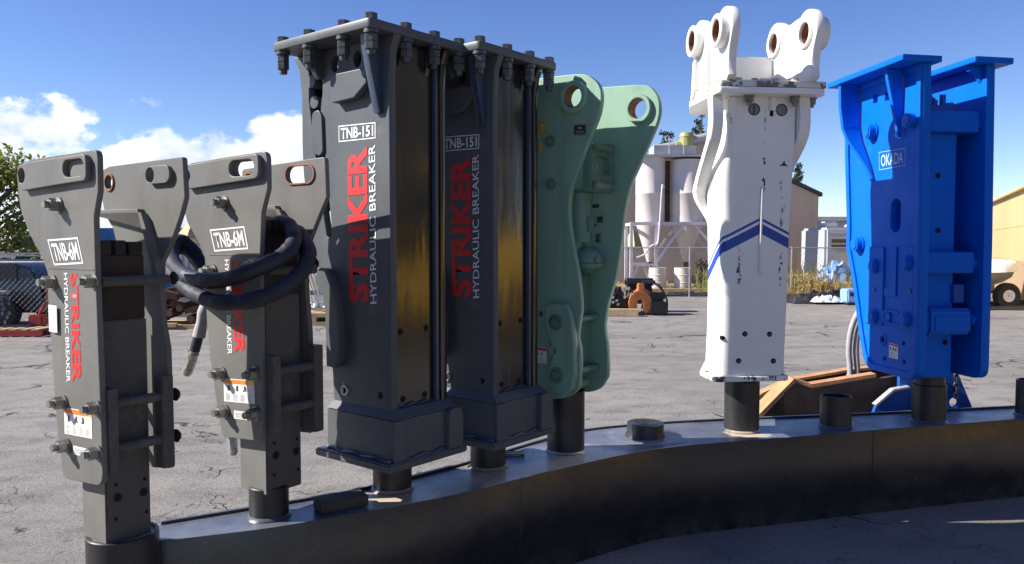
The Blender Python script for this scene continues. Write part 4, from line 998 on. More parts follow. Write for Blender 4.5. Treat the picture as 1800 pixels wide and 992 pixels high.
ofs(slab('arm', 'T', [(2.45, .05), (2.575, .452), (2.70, .560), (2.80, .582), (2.80, .05)], 5.56, 5.595, M['blued'], bl_, (), .004), A1)
ofs(build('arm_cap', lambda bm: polybeam(bm, [(2.575, 5.58, .462), (2.70, 5.58, .571), (2.81, 5.58, .592)], .06, .014), M['sleeve'], bl_), A1)
ofs(build('torn_strip', lambda bm: polybeam(bm, [(2.955, 5.585, .63), (2.985, 5.585, .595), (3.07, 5.585, .635)], .03, .022), M['tarp_w'], bl_), A1)


def chain(bm):
    for k in range(6):
        z = .70 - k * .034; pts = []
        for a in range(0, 360, 45):
            c, s_ = .014 * math.cos(R(a)), .024 * math.sin(R(a)); pts.append((3.15 + (c if k % 2 else 0), 5.58 + (0 if k % 2 else c), z + s_))
        add_tube(bm, catmull(pts, 2, True) + [Vector(pts[0])], .0055, 6, 1, False)


ofs(build('chain', chain, M['boltdark'], bl_, 60), A1)

# ------------------------------------------------------------------ buildings at the back


def gable(name, label, x0, x1, y0, y1, eave, ridge, mat, cat='building', rx=None):
    rx = (x0 + x1) / 2 if rx is None else rx
    t = thing(name, label, cat, ((x0 + x1) / 2, y0, 0)); c = Vector(((x0 + x1) / 2, y0, 0))
    def wl(bm):
        f = [bm.verts.new(Vector((x, y0, z)) - c) for x, z in ((x0, 0), (x1, 0), (x1, eave), (rx, ridge), (x0, eave))]
        b = [bm.verts.new(Vector((x, y1, z)) - c) for x, z in ((x0, 0), (x1, 0), (x1, eave), (rx, ridge), (x0, eave))]
        bm.faces.new(f); bm.faces.new(b[::-1])
        for i in (1, 4): bm.faces.new((f[i], f[(i + 1) % 5], b[(i + 1) % 5], b[i]))
    build('wall', wl, mat, t)
    def rf(bm):
        for (xa, za), (xb, zb) in (((x0 - .15, eave - .06), (rx, ridge)), ((rx, ridge), (x1 + .12, eave - .06))):
            v = [bm.verts.new(Vector(p) - c) for p in ((xa, y0 - .12, za + .02), (xb, y0 - .12, zb + .02), (xb, y1, zb + .02), (xa, y1, za + .02), (xa, y0 - .12, za + .17), (xb, y0 - .12, zb + .17), (xb, y1, zb + .17), (xa, y1, za + .17))]
            for q in ((0, 1, 2, 3), (4, 5, 6, 7), (0, 1, 5, 4), (1, 2, 6, 5), (2, 3, 7, 6), (3, 0, 4, 7)): bm.faces.new([v[i] for i in q])
    build('roof', rf, M['roofd'], t); t.rotation_euler = (0, 0, R(6)); return t


tb = gable('metal_building', 'tan metal gabled building behind the silos', 2.9, 12.95, 33, 50, 3.66, 5.85, M['tan'])
box('door', (2.0, 3.0), (-.06, -.02), (.02, 2.2), M['roofd'], tb, .01)
# cream building at the right: long wall running towards the camera
yb = thing('metal_building', 'cream yellow metal building with a tan base at the right edge', 'building', (16.0, 26.0, 0), 64)
yb.rotation_euler = (0, 0, math.atan2(.9, .44))


def ywall(bm):
    v = [bm.verts.new(p) for p in ((-9, 0, 0), (14, 0, 0), (14, 0, 3.05), (-9, 0, 3.05), (-9, -9, 0), (14, -9, 0), (14, -9, 3.05), (-9, -9, 3.05))]
    for q in ((0, 1, 2, 3), (5, 4, 7, 6), (4, 0, 3, 7), (1, 5, 6, 2), (3, 2, 6, 7)): bm.faces.new([v[i] for i in q])


build('wall', ywall, M['cream'], yb)
build('roof', lambda bm: (add_box(bm, (-9.2, 14.2), (-9.2, .14), (3.06, 3.13))), M['cream'], yb)
build('girt_seam', lambda bm: add_box(bm, (-9, 14), (.001, .012), (2.10, 2.13)), M['cream'], yb)
# unseen, added: dark building blocks sky fill and darkens reflections, loader yellows them
ws = thing('unseen_dark_building', 'unseen dark brown building added to darken reflections and shaded faces', 'building', (10.2, -1, 0))
box('wall', (0, 5), (-9, 7.0), (0, 6.2), M['brownwall'], ws, .01); box('wall', (-27, -13.5), (-9, -4.0), (0, 6.0), M['brownwall'], ws, .01); box('roof', (-.3, 5.3), (-9.3, 7.3), (6.205, 6.45), M['roofd'], ws, .01)  # second wall is a wing behind the camera, added to block sky fill
ld = thing('unseen_loader', 'unseen yellow wheel loader added for the yellow reflections in the dark breakers', 'wheel loader', (8.6, 4.6, 0))
build('body', lambda bm: (add_box(bm, (-.7, .7), (-.2, 1.5), (.75, 1.75), .06), add_box(bm, (-.6, .6), (-1.5, -.25), (.7, 1.25), .05), add_box(bm, (-.85, .85), (-1.9, 1.6), (.55, .74), .03)), M['yellowp'], ld)
build('cab', lambda bm: add_box(bm, (-.6, .6), (-.6, .5), (1.76, 2.7), .05), M['glass'], ld); box('cab_roof', (-.7, .7), (-.7, .6), (2.705, 2.82), M['yellowp'], ld, .03)
for yy in (-1.2, 1.0):
    for xx in (-.95, .65): build('wheel', lambda bm: add_lathe(bm, (xx, yy, .55), [(.25, 0), (.48, 0), (.55, .06), (.55, .26), (.48, .32), (.25, .32)], (1, 0, 0), 28), M['tyre'], ld)
build('bucket', lambda bm: add_box(bm, (-1.1, 1.1), (-3.0, -2.2), (.15, .95), .05), M['yellowp'], ld); build('lift_arm', lambda bm: [polybeam(bm, [(x, -.8, 1.3), (x, -2.3, .6)], .14, .22) for x in (-.5, .5)], M['yellowp'], ld)
# low shed far off between the white and blue breakers
fs = thing('metal_building', 'low grey-blue shed far behind the travel trailer', 'building', (17.5, 46, 0))
box('wall', (-3, 6), (0, 8), (0, 2.95), M['trailer'], fs, .01); box('roof', (-3.3, 6.3), (-.3, 8.3), (2.955, 3.2), M['zinc'], fs, .01)
# blue container seen through the first breaker
bc = thing('shipping_container', 'blue shipping container beyond the fence, seen through the far left breaker', 'shipping container', (-12.6, 25, 0))


def cont(bm):
    add_box(bm, (-1.6, 4.4), (0, 2.4), (.12, 2.12), .02)
    for k in range(20): add_box(bm, (-1.5 + k * .30, -1.35 + k * .30), (-.025, -.001), (.25, 2.0))


build('body', cont, M['bluec'], bc); build('corner_posts', lambda bm: [add_box(bm, (x, x + .12), (-.05, -.027), (.1, 2.13)) for x in (-1.6, 4.28)], M['bluec'], bc)

# ------------------------------------------------------------------ silos and their frame
st = thing('dust_silos', 'pair of pale pink-white hopper silos on a white steel frame behind the green breaker', 'silo', (5.5, 28, 0)); SO = Vector((5.5, 28, 0))


def lath(name, c, prof, m, n=36): return build(name, lambda bm: add_lathe(bm, Vector(c) - SO, prof, (0, 0, 1), n, False), m, st, 40)


for cx, cy, r, tp in ((4.86, 28, .50, 4.62), (6.16, 28, .56, 4.55)):
    lath('silo_barrel', (cx, cy, 0), [(r, 2.36), (r, 3.35), (r + .008, 3.36), (r + .008, 3.39), (r, 3.40), (r, tp)], M['silo'])
    lath('silo_cone', (cx, cy, 0), [(.09, .98), (r - .01, 2.355)], M['silo'])
    lath('outlet_pipe', (cx, cy, 0), [(.10, .72), (.10, .985)], M['rust'], 16)
    lath('drum', (cx + (.15 if cx < 5 else -.28), cy - .75, 0), [(.29, .02), (.29, .27), (.302, .28), (.302, .30), (.29, .31), (.29, .54), (.302, .55), (.302, .57), (.29, .58), (.29, .80), (.30, .81)], M['silo'], 28)
lath('upper_tank', (6.85, 27.9, 0), [(.40, 3.7), (.46, 4.5), (.46, 4.55)], M['silo'])


def off(fn): return lambda bm: (fn(bm), bmesh.ops.translate(bm, verts=bm.verts, vec=-SO))


build('top_deck', off(lambda bm: (add_box(bm, (4.25, 7.6), (27.4, 28.6), (4.62, 4.70)), add_box(bm, (4.9, 6.35), (27.5, 28.5), (4.72, 5.02)))), M['duct'], st)
build('deck_railing', off(lambda bm: [add_box(bm, (x, x + .03), (27.42, 27.45), (4.7, 5.3)) for x in (5.4, 5.9, 6.7, 7.2)]), M['frame'], st)
build('fan_motor', off(lambda bm: (add_cyl(bm, (6.13, 28, 4.9), (6.13, 28, 5.36), .24, n=24), add_cyl(bm, (6.13, 28, 5.36), (6.13, 28, 5.50), .26, .23, n=24), add_cyl(bm, (5.75, 28, 5.05), (5.95, 28, 5.05), .16, n=16))), M['olive'], st)
build('duct', off(lambda bm: (add_tube(bm, [(5.0, 28.1, 4.95), (5.7, 28.1, 5.06), (6.6, 28.2, 5.32), (7.6, 28.3, 5.55)], .16, 16, 4), add_tube(bm, [(6.9, 27.9, 4.55), (7.1, 27.9, 4.85), (7.8, 28, 5.25)], .15, 16, 4))), M['duct'], st)


def fram(bm):
    Y0, Y1 = 27.38, 28.62
    for Y in (Y0, Y1):
        for x in (4.12, 4.98, 7.4): polybeam(bm, [(x, Y, 0), (x, Y, 2.36)], .10, .10)
        polybeam(bm, [(4.07, Y, 2.32), (7.5, Y, 2.32)], .11, .11)
        polybeam(bm, [(5.03, Y, 1.05), (5.55, Y, 1.8), (5.95, Y, 2.27)], .09, .09); polybeam(bm, [(6.3, Y, 2.25), (7.35, Y, 1.15)], .08, .08)
        polybeam(bm, [(4.12, Y - .002, .90), (4.98, Y - .002, .90)], .08, .08); polybeam(bm, [(4.15, Y, .35), (4.36, Y, .86)], .06, .06); polybeam(bm, [(4.95, Y, .35), (4.74, Y, .86)], .06, .06)
    for x in (4.12, 4.98, 7.4): polybeam(bm, [(x, Y0, 2.30), (x, Y1, 2.30)], .09, .09)


build('frame', off(fram), M['frame'], st)
build('down_pipe', off(lambda bm: add_tube(bm, [(5.22, 27.3, 3.55), (5.18, 27.3, 3.62), (5.15, 27.3, 3.5), (5.06, 27.3, 2.0), (5.0, 27.3, 1.62), (4.85, 27.3, 1.58), (4.7, 27.3, 1.45), (4.55, 27.3, 1.25), (4.3, 27.3, 1.15)], .032, 8, 5)), M['frame'], st)
build('olive_hopper', off(lambda bm: (add_cyl(bm, (4.50, 29.5, 1.52), (4.50, 29.5, 2.15), .42, .05, n=4), add_box(bm, (3.6, 4.2), (29.4, 29.9), (1.5, 1.75)))), M['olive'], st)
build('rust_chute', off(lambda bm: add_box(bm, (5.42, 5.58), (28.05, 28.2), (2.36, 4.55))), M['rust'], st)

# ------------------------------------------------------------------ chain-link fences


def fence(name, label, p0, p1, h, cell, wr, rr=.022, posts=3.0):
    p0, p1 = Vector((*p0, 0)), Vector((*p1, 0)); ln = (p1 - p0).length; d = (p1 - p0) / ln
    t = thing(name, label, 'fence', p0)
    build('top_rail', lambda bm: add_cyl(bm, (0, 0, h), d * ln + Vector((0, 0, h)), rr, n=8), M['zinc'], t)
    n = int(ln / posts) + 1
    for k in range(n): build('post', lambda bm: add_cyl(bm, d * (k * posts), d * (k * posts) + Vector((0, 0, h + .04)), rr * 1.25, n=8), M['zinc'], t)

    def wires(bm):
        u = -h
        while u < ln:
            for sg in (1, -1):
                a = (u, .04) if sg == 1 else (u, h); b = (u + h - .04, h) if sg == 1 else (u + h - .04, .04)
                def clip(pa, pb):
                    (x0, z0), (x1, z1) = pa, pb
                    if x0 < 0: z0 = z0 + (z1 - z0) * (0 - x0) / (x1 - x0); x0 = 0
                    if x1 > ln: z1 = z0 + (z1 - z0) * (ln - x0) / (x1 - x0); x1 = ln
                    return (x0, z0), (x1, z1)
                (x0, z0), (x1, z1) = clip(a, b)
                if x1 - x0 > .02: add_cyl(bm, d * x0 + Vector((0, 0, z0)) + Vector((0, .004 * sg, 0)), d * x1 + Vector((0, 0, z1)) + Vector((0, .004 * sg, 0)), wr, n=3, caps=False)
            u += cell
    build('mesh', wires, M['wire'], t, 80)
    return t


fence('chain_link_fence', 'chain-link fence in front of the black wagon at the left edge', (-14, 14.35), (-8.3, 14.35), 1.28, .105, .0024)
fence('chain_link_fence', 'chain-link fence with a thin top rail in front of the silos and travel trailer', (2.4, 24.3), (11.6, 23.4), 1.50, .14, .0022, .018)

# ------------------------------------------------------------------ left yard: wagon, stacked pipe, pallet, rusty pile
car = thing('parked_wagon', 'black station wagon with pale roof bars parked behind the chain-link fence', 'car', (-10.9, 15.6, 0)); 


def carbody(bm):
    prof = [(-2.3, .34), (-2.28, .62), (-2.1, .80), (-1.15, .88), (-.62, 1.22), (-.2, 1.31), (1.35, 1.30), (1.85, 1.16), (2.1, .86), (2.16, .55), (2.14, .32)]
    pr = None
    for y, k in ((-.80, .0), (-.82, .3), (-.82, .6), (0, 1), (.82, .6), (.82, .3), (.80, 0)):
        pass
    for y, s in ((-.84, 1), (.84, 1)):
        rg = [bm.verts.new((x, y * (1 if z < .9 else .84), z)) for x, z in prof]
        if pr:
            for i in range(len(rg)): bm.faces.new((pr[i], pr[(i + 1) % len(rg)], rg[(i + 1) % len(rg)], rg[i]))
        bm.faces.new(rg if s > 0 else rg); pr = rg
    bmesh.ops.bevel(bm, geom=list(bm.edges), offset=.04, segments=2, affect='EDGES')


build('body', carbody, M['carpaint'], car)
for y in (-.768, .768):
    sgn = -1 if y < 0 else 1
    build('side_windows', lambda bm: [add_box(bm, (a, b), (y - .012 if sgn < 0 else y, y if sgn < 0 else y + .012), (.93, 1.2)) for a, b in ((-.55, .22), (.30, 1.05), (1.12, 1.62))], M['glass'], car)
for x in (-1.45, 1.35):
    for y in (-.78, .78):
        wh = build('wheel', lambda bm: add_lathe(bm, (x, y - .1, .32), [(.17, 0), (.29, 0), (.32, .04), (.32, .16), (.29, .2), (.17, .2)], (0, 1, 0), 28), M['tyre'], car); build('rim', lambda bm: add_cyl(bm, (x, y - .09, .32), (x, y + .09, .32), .17, n=24), M['zinc'], wh)
build('roof_bars', lambda bm: (polybeam(bm, [(-.4, -.62, 1.38), (1.5, -.62, 1.37)], .05, .03), polybeam(bm, [(-.4, .62, 1.38), (1.5, .62, 1.37)], .05, .03), polybeam(bm, [(-.1, -.64, 1.42), (-.1, .64, 1.42)], .05, .03), polybeam(bm, [(1.2, -.64, 1.42), (1.2, .64, 1.42)], .05, .03)), M['zinc'], car)
box('tail_light', (2.13, 2.165), (-.78, -.55), (.62, .80), M['redp'], car, .01)
pp = thing('pipe_stack', 'stack of galvanised pipe and sheet on the ground in front of the chain-link fence', 'pipe stack', (-10.2, 13.9, 0))


def pipes(bm):
    for k in range(8):
        for j in range(7): add_cyl(bm, (-2.2, .02 + k * .085, .09 + j * .085), (.85 + rnd.uniform(-.05, .12), .02 + k * .085, .09 + j * .085), .041, n=10)


build('pipe', pipes, M['zinc'], pp); pp.children[0]['kind'] = 'stuff'
box('sheet_bundle', (-2.2, .9), (-.04, .75), (.685, .745), M['trailer'], pp, .004); box('runner', (-2.1, .8), (.0, .7), (.0, .045), M['wood'], pp, .004)
pj = thing('red_pallet', 'red steel pallet and jack on the ground beside the stacked pipe', 'pallet', (-8.75, 14.0, 0))


def pal(bm):
    for k in range(6): add_box(bm, (-.5 + k * .19, -.38 + k * .19), (-.4, .4), (.115, .14))


build('deck_boards', pal, M['woodl'], pj); build('runners', lambda bm: [add_box(bm, (-.5, .62), (y, y + .07), (.02, .114)) for y in (-.4, 0, .33)], M['redp'], pj)
build('jack_head', lambda bm: (add_box(bm, (.10, .35), (.1, .3), (.15, .34), .02), add_cyl(bm, (.25, .2, .34), (.36, .2, .56), .025, n=10)), M['redp'], pj)
rp = thing('rusty_pile', 'heap of rusty brown steel parts on timber seen behind the coiled hose', 'scrap heap', (-6.1, 15.4, 0))


def pile(bm):
    r2 = random.Random(3)
    for k in range(34):
        x, y, z = r2.uniform(-.85, .75), r2.uniform(-.4, .5), r2.uniform(.12, .72); sx, sy, sz = r2.uniform(.12, .4), r2.uniform(.1, .3), r2.uniform(.04, .14)
        q = Matrix.Translation((x, y, z)) @ Matrix.Rotation(r2.uniform(-.4, .4), 4, 'Z') @ Matrix.Rotation(r2.uniform(-.35, .35), 4, 'Y')
        bmesh.ops.create_cube(bm, size=1, matrix=q @ Matrix.Diagonal((sx, sy, sz, 1)))
    for k in range(6): add_cyl(bm, (-.6 + k * .2, -.45, .2 + .1 * (k % 3)), (-.55 + k * .2, .4, .25 + .1 * (k % 3)), .07, n=14)


p_ = build('scrap', pile, M['rust'], rp); p_['kind'] = 'stuff'
build('timber', lambda bm: (add_box(bm, (-.9, -.2), (-.62, -.5), (.05, .12)), add_box(bm, (-.9, .8), (-.5, .5), (.0, .08)), add_box(bm, (-.95, -.70), (-.3, .3), (.1, .62))), M['woodl'], rp)
gm = thing('grey_machine', 'grey machine cabinet with a tan tent top behind the scrap heap', 'machine', (-6.4, 16.6, 0))
build('cabinet', lambda bm: (add_box(bm, (-.55, .95), (-.3, .6), (.1, 1.60), .02), [add_box(bm, (-.45 + k * .12, -.38 + k * .12), (-.32, -.301), (.8, 1.4)) for k in range(11)]), M['duct'], gm)
build('tent_top', lambda bm: (add_cyl(bm, (-.28, .1, 1.75), (-.28, .1, 2.15), .40, .08, n=4), add_box(bm, (-.7, .5), (-.3, .5), (1.61, 1.74))), M['woodl'], gm)
pb = thing('chain_bundle', 'bundle of thin bright rods on a timber pallet left of the tall breakers', 'rod bundle', (-3.95, 16.0, 0))


def rods(bm):
    r3 = random.Random(5)
    for k in range(16): x = r3.uniform(-.25, .15); add_cyl(bm, (x + .18, r3.uniform(-.2, .2), .32), (x - .12, r3.uniform(-.1, .1), 1.45), .010, n=6)
    for k in range(30): add_sphere(bm, (r3.uniform(-.2, .35), r3.uniform(-.3, .3), .30 + r3.uniform(0, .12)), .05, (1.3, 1, .7), 8)


build('rods', rods, M['zinc'], pb)['kind'] = 'stuff'; build('pallet', lambda bm: (add_box(bm, (-.5, .6), (-.5, .5), (.17, .25)), add_box(bm, (-.5, .6), (-.5, .5), (.0, .08)), [add_box(bm, (x, x + .1), (-.5, .5), (.0805, .1695)) for x in (-.5, .0, .5)]), M['woodl'], pb)

# ------------------------------------------------------------------ attachments lying beyond the green breaker
og = thing('orange_grapple', 'orange round-jawed grapple attachment with black hoses on the yard, right of the green breaker', 'grapple attachment', (2.95, 18.1, 0))
ring = [(.31 * math.cos(R(a)), .33 + .31 * math.sin(R(a)) * 1.05) for a in range(-60, 241, 12)]; og.scale = (.85, .85, .85); ringi = [(.085 * math.cos(R(a)), .27 + .15 * math.sin(R(a))) for a in range(225, -46, -15)]
slab('jaw', 'T', [(x - .06, z) for x, z in ring + ringi], -.30, -.20, M['orangep'], og, (), .01)
slab('jaw', 'T', [(x - .02, z) for x, z in ring + ringi], .15, .25, M['orangep'], og, (), .01)
build('cross_tubes', lambda bm: (add_cyl(bm, (-.06, -.19, .62), (-.06, .14, .62), .07, n=14), add_box(bm, (-.10, .06), (-.25, .1), (.66, .84), .02), add_cyl(bm, (.0, -.15, .7), (.38, -.10, .42), .06, n=14)), M['orangep'], og)
build('black_body', lambda bm: (add_box(bm, (.20, .66), (-.42, .35), (.04, .36), .03), add_box(bm, (.14, .62), (-.2, .3), (.38, .60), .04)), M['black'], og)
build('hose', lambda bm: [add_tube(bm, [(-.1, -.1 + d, .80), (.15, -.15 + d, .90 - d * .3), (.45, -.2 + d, .80 - d * .3), (.66, -.2 + d, .45), (.68, -.2, .15)], .017, 8, 5) for d in (0, .12)], M['tyre'], og)
bk2 = thing('black_attachment', 'jumbled black machine attachment with bright fittings, next to the orange grapple', 'machine attachment', (2.36, 18.3, 0))


def jumble(bm):
    r4 = random.Random(9)
    add_box(bm, (-.45, .35), (-.3, .4), (.10, .38), .03)
    for k in range(14): x, z = r4.uniform(-.42, .3), r4.uniform(.3, .62); add_cyl(bm, (x, -.35 + r4.uniform(0, .2), z), (x + r4.uniform(-.2, .2), .1, z + r4.uniform(-.12, .12)), r4.uniform(.03, .075), n=10)
    for k in range(6): x = r4.uniform(-.4, .2); add_tube(bm, [(x, -.3, .3), (x + .1, -.36, .6), (x + .25, -.3, .4)], .022, 6, 4)


build('body', jumble, M['black'], bk2); build('fitting', lambda bm: [add_cyl(bm, (random.Random(k).uniform(-.4, .3), -.40, random.Random(k + 50).uniform(.2, .6)), (random.Random(k).uniform(-.4, .3) + .03, -.36, random.Random(k + 50).uniform(.2, .6) + .02), .032, n=8) for k in range(12)], M['zinc'], bk2)
build('engine_cover', lambda bm: (add_box(bm, (.30, 1.02), (.3, .8), (.62, .80), .05), add_box(bm, (.40, .95), (.35, .75), (.20, .62), .02)), M['roofd'], bk2)
tb_ = box('timber_beam', (-.75, .27), (-.12, .12), (.0, .16), M['woodl'], None, .01); tb_.location = (2.55, 17.65, .001); tb_.rotation_euler = (0, 0, R(-6)); tag(tb_, 'pale timber beam on the ground in front of the black attachment and grapple', 'timber beam')

# ------------------------------------------------------------------ right yard: travel trailer, boat on its trailer, tarps, debris
tr = thing('travel_trailer', 'pale grey travel trailer with a dark slot window, parked behind the fence', 'travel trailer', (11.6, 27, 0))
box('body', (-.93, 3.2), (0, 2.3), (.45, 2.18), M['trailer'], tr, .08); box('window', (-.72, -.08), (-.012, -.0005), (1.48, 1.78), M['glass'], tr, .004); box('window_bar', (-.73, -.07), (-.02, -.0125), (1.60, 1.645), M['trailer'], tr, .003)
build('trim_band', lambda bm: (add_box(bm, (-.86, 3.12), (-.008, -.0005), (.80, .98)), add_box(bm, (-.86, 3.12), (-.008, -.0005), (1.98, 2.02))), M['zinc'], tr); build('roof_unit', lambda bm: (add_box(bm, (-.75, -.25), (.6, 1.3), (2.182, 2.40), .05), add_box(bm, (.1, .5), (.6, 1.0), (2.182, 2.30), .03)), M['trailer'], tr)
for x in (.3, 1.2):
    build('wheel', lambda bm: add_lathe(bm, (x, .05, .33), [(.16, 0), (.3, 0), (.33, .04), (.33, .16), (.3, .2), (.16, .2)], (0, 1, 0), 24), M['tyre'], tr)
bt = thing('covered_boat', 'small boat under a white cover on a road trailer, beside the cream building', 'boat', (11.6, 20.4, 0))


def hull2(bm):
    pr = None; first = None
    for x, wdt, zk, zt in ((-2.1, .9, .45, .95), (-1.0, 1.0, .48, .98), (.4, .85, .55, 1.0), (1.05, .45, .72, 1.02), (1.32, .05, .92, 1.04)):
        rg = [bm.verts.new((x, y, z)) for y, z in ((-wdt, zt), (-wdt * .8, (zk + zt) / 2 - .1), (0, zk - .1), (wdt * .8, (zk + zt) / 2 - .1), (wdt, zt))]
        if pr:
            for i in range(5): bm.faces.new((pr[i], pr[(i + 1) % 5], rg[(i + 1) % 5], rg[i]))
        else: bm.faces.new(rg[::-1])
        pr = rg
    bm.faces.new(pr)


def cover(bm):
    pr = None
    for i in range(24):
        x = -2.15 + i * .152; tt = max(0, (x - .3) / 1.08); wdt = 1.03 * (1 - tt ** 2.2) + .03 if x > .3 else 1.03; zt = 1.0 + .04 * max(0, tt); h = .28 * (1 - .55 * tt) + .02 * math.sin(i * 2.3)
        rg = [bm.verts.new((x, wdt * math.cos(a), zt - .09 * (1 if j in (0, 8) else 0) + h * math.sin(a) * (1 + .06 * math.sin(i * 1.9 + j)))) for j, a in enumerate([R(180 - 22.5 * k) for k in range(9)])]
        if pr:
            for k in range(8): bm.faces.new((pr[k], pr[k + 1], rg[k + 1], rg[k]))
        pr = rg


build('hull', hull2, M['boat'], bt, 50); cv = build('cover', cover, M['tarp_w'], bt, 60)
build('trailer_frame', lambda bm: (polybeam(bm, [(-2.0, -.6, .42), (.6, -.6, .42)], .08, .08), polybeam(bm, [(-2.0, .6, .42), (.6, .6, .42)], .08, .08), polybeam(bm, [(.55, -.95, .42), (.55, .95, .42)], .08, .08)), M['zinc'], bt)
for y in (-.98, .78):
    wh = build('wheel', lambda bm: add_lathe(bm, (.62, y, .335), [(.15, 0), (.28, 0), (.32, .05), (.32, .17), (.28, .22), (.15, .22)], (0, 1, 0), 30), M['tyre'], bt); build('rim', lambda bm: add_lathe(bm, (.62, y - .004, .335), [(.02, .06), (.06, .02), (.15, .01), (.152, .06), (.10, .09), (.02, .09)], (0, 1, 0), 24), M['tarp_w'], wh)


def crumple(name, label, cat, loc, sx, sy, h, m, seed):
    r5 = random.Random(seed); n = 15
    def f(bm):
        g = [[bm.verts.new((sx * (i / (n - 1) - .5) + r5.uniform(-.04, .04) * sx, sy * (j / (n - 1) - .5) + r5.uniform(-.04, .04) * sy, max(.012, h * math.sin(math.pi * i / (n - 1)) ** .5 * math.sin(math.pi * j / (n - 1)) ** .6 * r5.uniform(.25, 1.05)))) for j in range(n)] for i in range(n)]
        for i in range(n - 1):
            for j in range(n - 1): bm.faces.new((g[i][j], g[i + 1][j], g[i + 1][j + 1], g[i][j + 1]))
    o = build(name, f, m, None, 25); o.location = loc; tag(o, label, cat); return o


crumple('black_tarp', 'crumpled black plastic heap along the yard edge, between white and blue breakers', 'tarp', (8.9, 21.7, 0), 2.6, 1.0, .42, M['tarp_b'], 1)
crumple('white_tarp', 'torn white plastic sheet lying on the black heap', 'tarp', (8.45, 21.25, .05), .8, .45, .22, M['tarp_w'], 2)
crumple('black_tarp', 'black plastic sheeting spread on the ground under the boat trailer', 'tarp', (12.9, 19.9, 0), 3.4, 1.4, .22, M['tarp_b'], 4)
crumple('blue_tarp', 'blue plastic tarp caught in the dry weeds by the travel trailer', 'tarp', (10.25, 25.0, .35), 1.3, .6, .75, M['tarp_blue'], 6)
crumple('black_tarp', 'low dark heap of sheeting along the kerb below the silos', 'tarp', (5.6, 24.6, 0), 2.4, .5, .16, M['tarp_b'], 11)
pk = thing('parts_box', 'pale blue plastic crate with dark panels beside the black plastic heap', 'crate', (9.15, 21.0, 0))
box('shell', (-.32, .5), (-.2, .3), (.06, .42), M['tarp_blue'], pk, .03); build('panels', lambda bm: (add_box(bm, (-.25, .45), (-.215, -.2005), (.24, .34)), add_box(bm, (-.31, .48), (-.23, .28), (.0, .055))), M['black'], pk)
S('kerb_strip', box('kerb_strip', (1.5, 8.4), (26.55, 26.75), (0, .12), M['woodl'], None, .01))
# ------------------------------------------------------------------ trees, weeds


def leafmat(name, a, b, tr=.25):
    m = MT(name); n = m.noise(1.1, 3, .6); n2_ = m.noise(14, 2)
    m.set('Base Color', m.mix(m.math('MULTIPLY', m.ramp(n, .35, .65), m.ramp(n2_, .2, .8, .5, 1.)), a, b)); m.set('Roughness', .55); m.set('Specular IOR Level', .3)
    tl = m.t.nodes.new('ShaderNodeBsdfTranslucent'); tl.inputs['Color'].default_value = (b[0] * 1.4, b[1] * 1.5, b[2], 1); mx = m.t.nodes.new('ShaderNodeMixShader'); mx.inputs[0].default_value = tr
    out = m.t.nodes['Material Output']; m.t.links.new(m.b.outputs[0], mx.inputs[1]); m.t.links.new(tl.outputs[0], mx.inputs[2]); m.t.links.new(mx.outputs[0], out.inputs[0]); return m.m


M['leaf'] = leafmat('yellowing_leaves', (.085, .115, .025), (.24, .23, .05)); M['leafd'] = leafmat('dark_leaves', (.018, .035, .012), (.05, .07, .02), .15); M['pine'] = leafmat('pine_needles', (.022, .04, .022), (.05, .075, .035), .1)
M['bark'] = paint('bark', (.10, .075, .055), .9, .3, bump=.5, scale=8); M['straw'] = leafmat('dry_grass', (.30, .22, .10), (.46, .36, .18), .2)


def leaves(bm, c, r, n, sz, rg, flat_=.9):
    c = Vector(c)
    for _ in range(n):
        d = Vector((rg.gauss(0, 1), rg.gauss(0, 1), rg.gauss(0, 1) * flat_)).normalized(); p = c + d * r * rg.random() ** .45
        u = Vector((rg.gauss(0, 1), rg.gauss(0, 1), rg.gauss(0, 1))).normalized(); v = u.orthogonal().normalized(); s = sz * rg.uniform(.6, 1.3)
        bm.faces.new([bm.verts.new(p + q) for q in (u * s, v * s * .5, -u * s, -v * s * .5)])


def tree(name, label, loc, h, clumps, sz, per, m, seed, trunk_r=.16):
    rg = random.Random(seed); t = thing(name, label, 'tree', loc)
    def tk(bm):
        add_tube(bm, [(0, 0, 0), (.05, .02, h * .3), (-.06, .05, h * .6), (.02, 0, h * .9)], trunk_r, 10, 4)
        for c, r in clumps: add_tube(bm, [(0, 0, h * .3 + .15 * c[2]), (c[0] * .5, c[1] * .5, c[2] * .85), c], trunk_r * .3, 6, 3)
    build('trunk', tk, M['bark'], t, 60)
    def cw(bm):
        for c, r in clumps: leaves(bm, c, r, int(per * r * r), sz, rg)
    build('crown', cw, m, t, 180); return t


rg = random.Random(21)
cl = [((rg.uniform(-2.6, 2.3), rg.uniform(-1.2, 1.2), rg.uniform(1.6, 4.0)), rg.uniform(.45, .8)) for _ in range(34)] + [((-.4, 0, 4.25), .5), ((.8, 0, 3.9), .5), ((1.7, -.3, 3.5), .45), ((-1.4, .2, 4.5), .5), ((2.2, 0, 2.9), .4)]
tree('broadleaf_tree', 'yellow-green leafy tree at the left edge above the black wagon', (-17.6 + 1.4, 24, 0), 4.2, cl, .085, 520, M['leaf'], 3)
cl = [((rg.uniform(-4, 3.5), rg.uniform(-.7, .7), rg.uniform(.4, 1.9)), rg.uniform(.5, .75)) for _ in range(26)]
tree('dark_bush', 'dark green bushes behind the black wagon, below the yellow-green tree', (-15.2, 20.5, 0), 1.6, cl, .09, 330, M['leafd'], 4, .06)
pn = lambda s, hh: [((random.Random(s + k).uniform(-.7, .7) * (1.15 - k / 14), random.Random(s * 3 + k).uniform(-.6, .6), hh * (.55 + .45 * k / 13)), .55 - .025 * k) for k in range(14)]
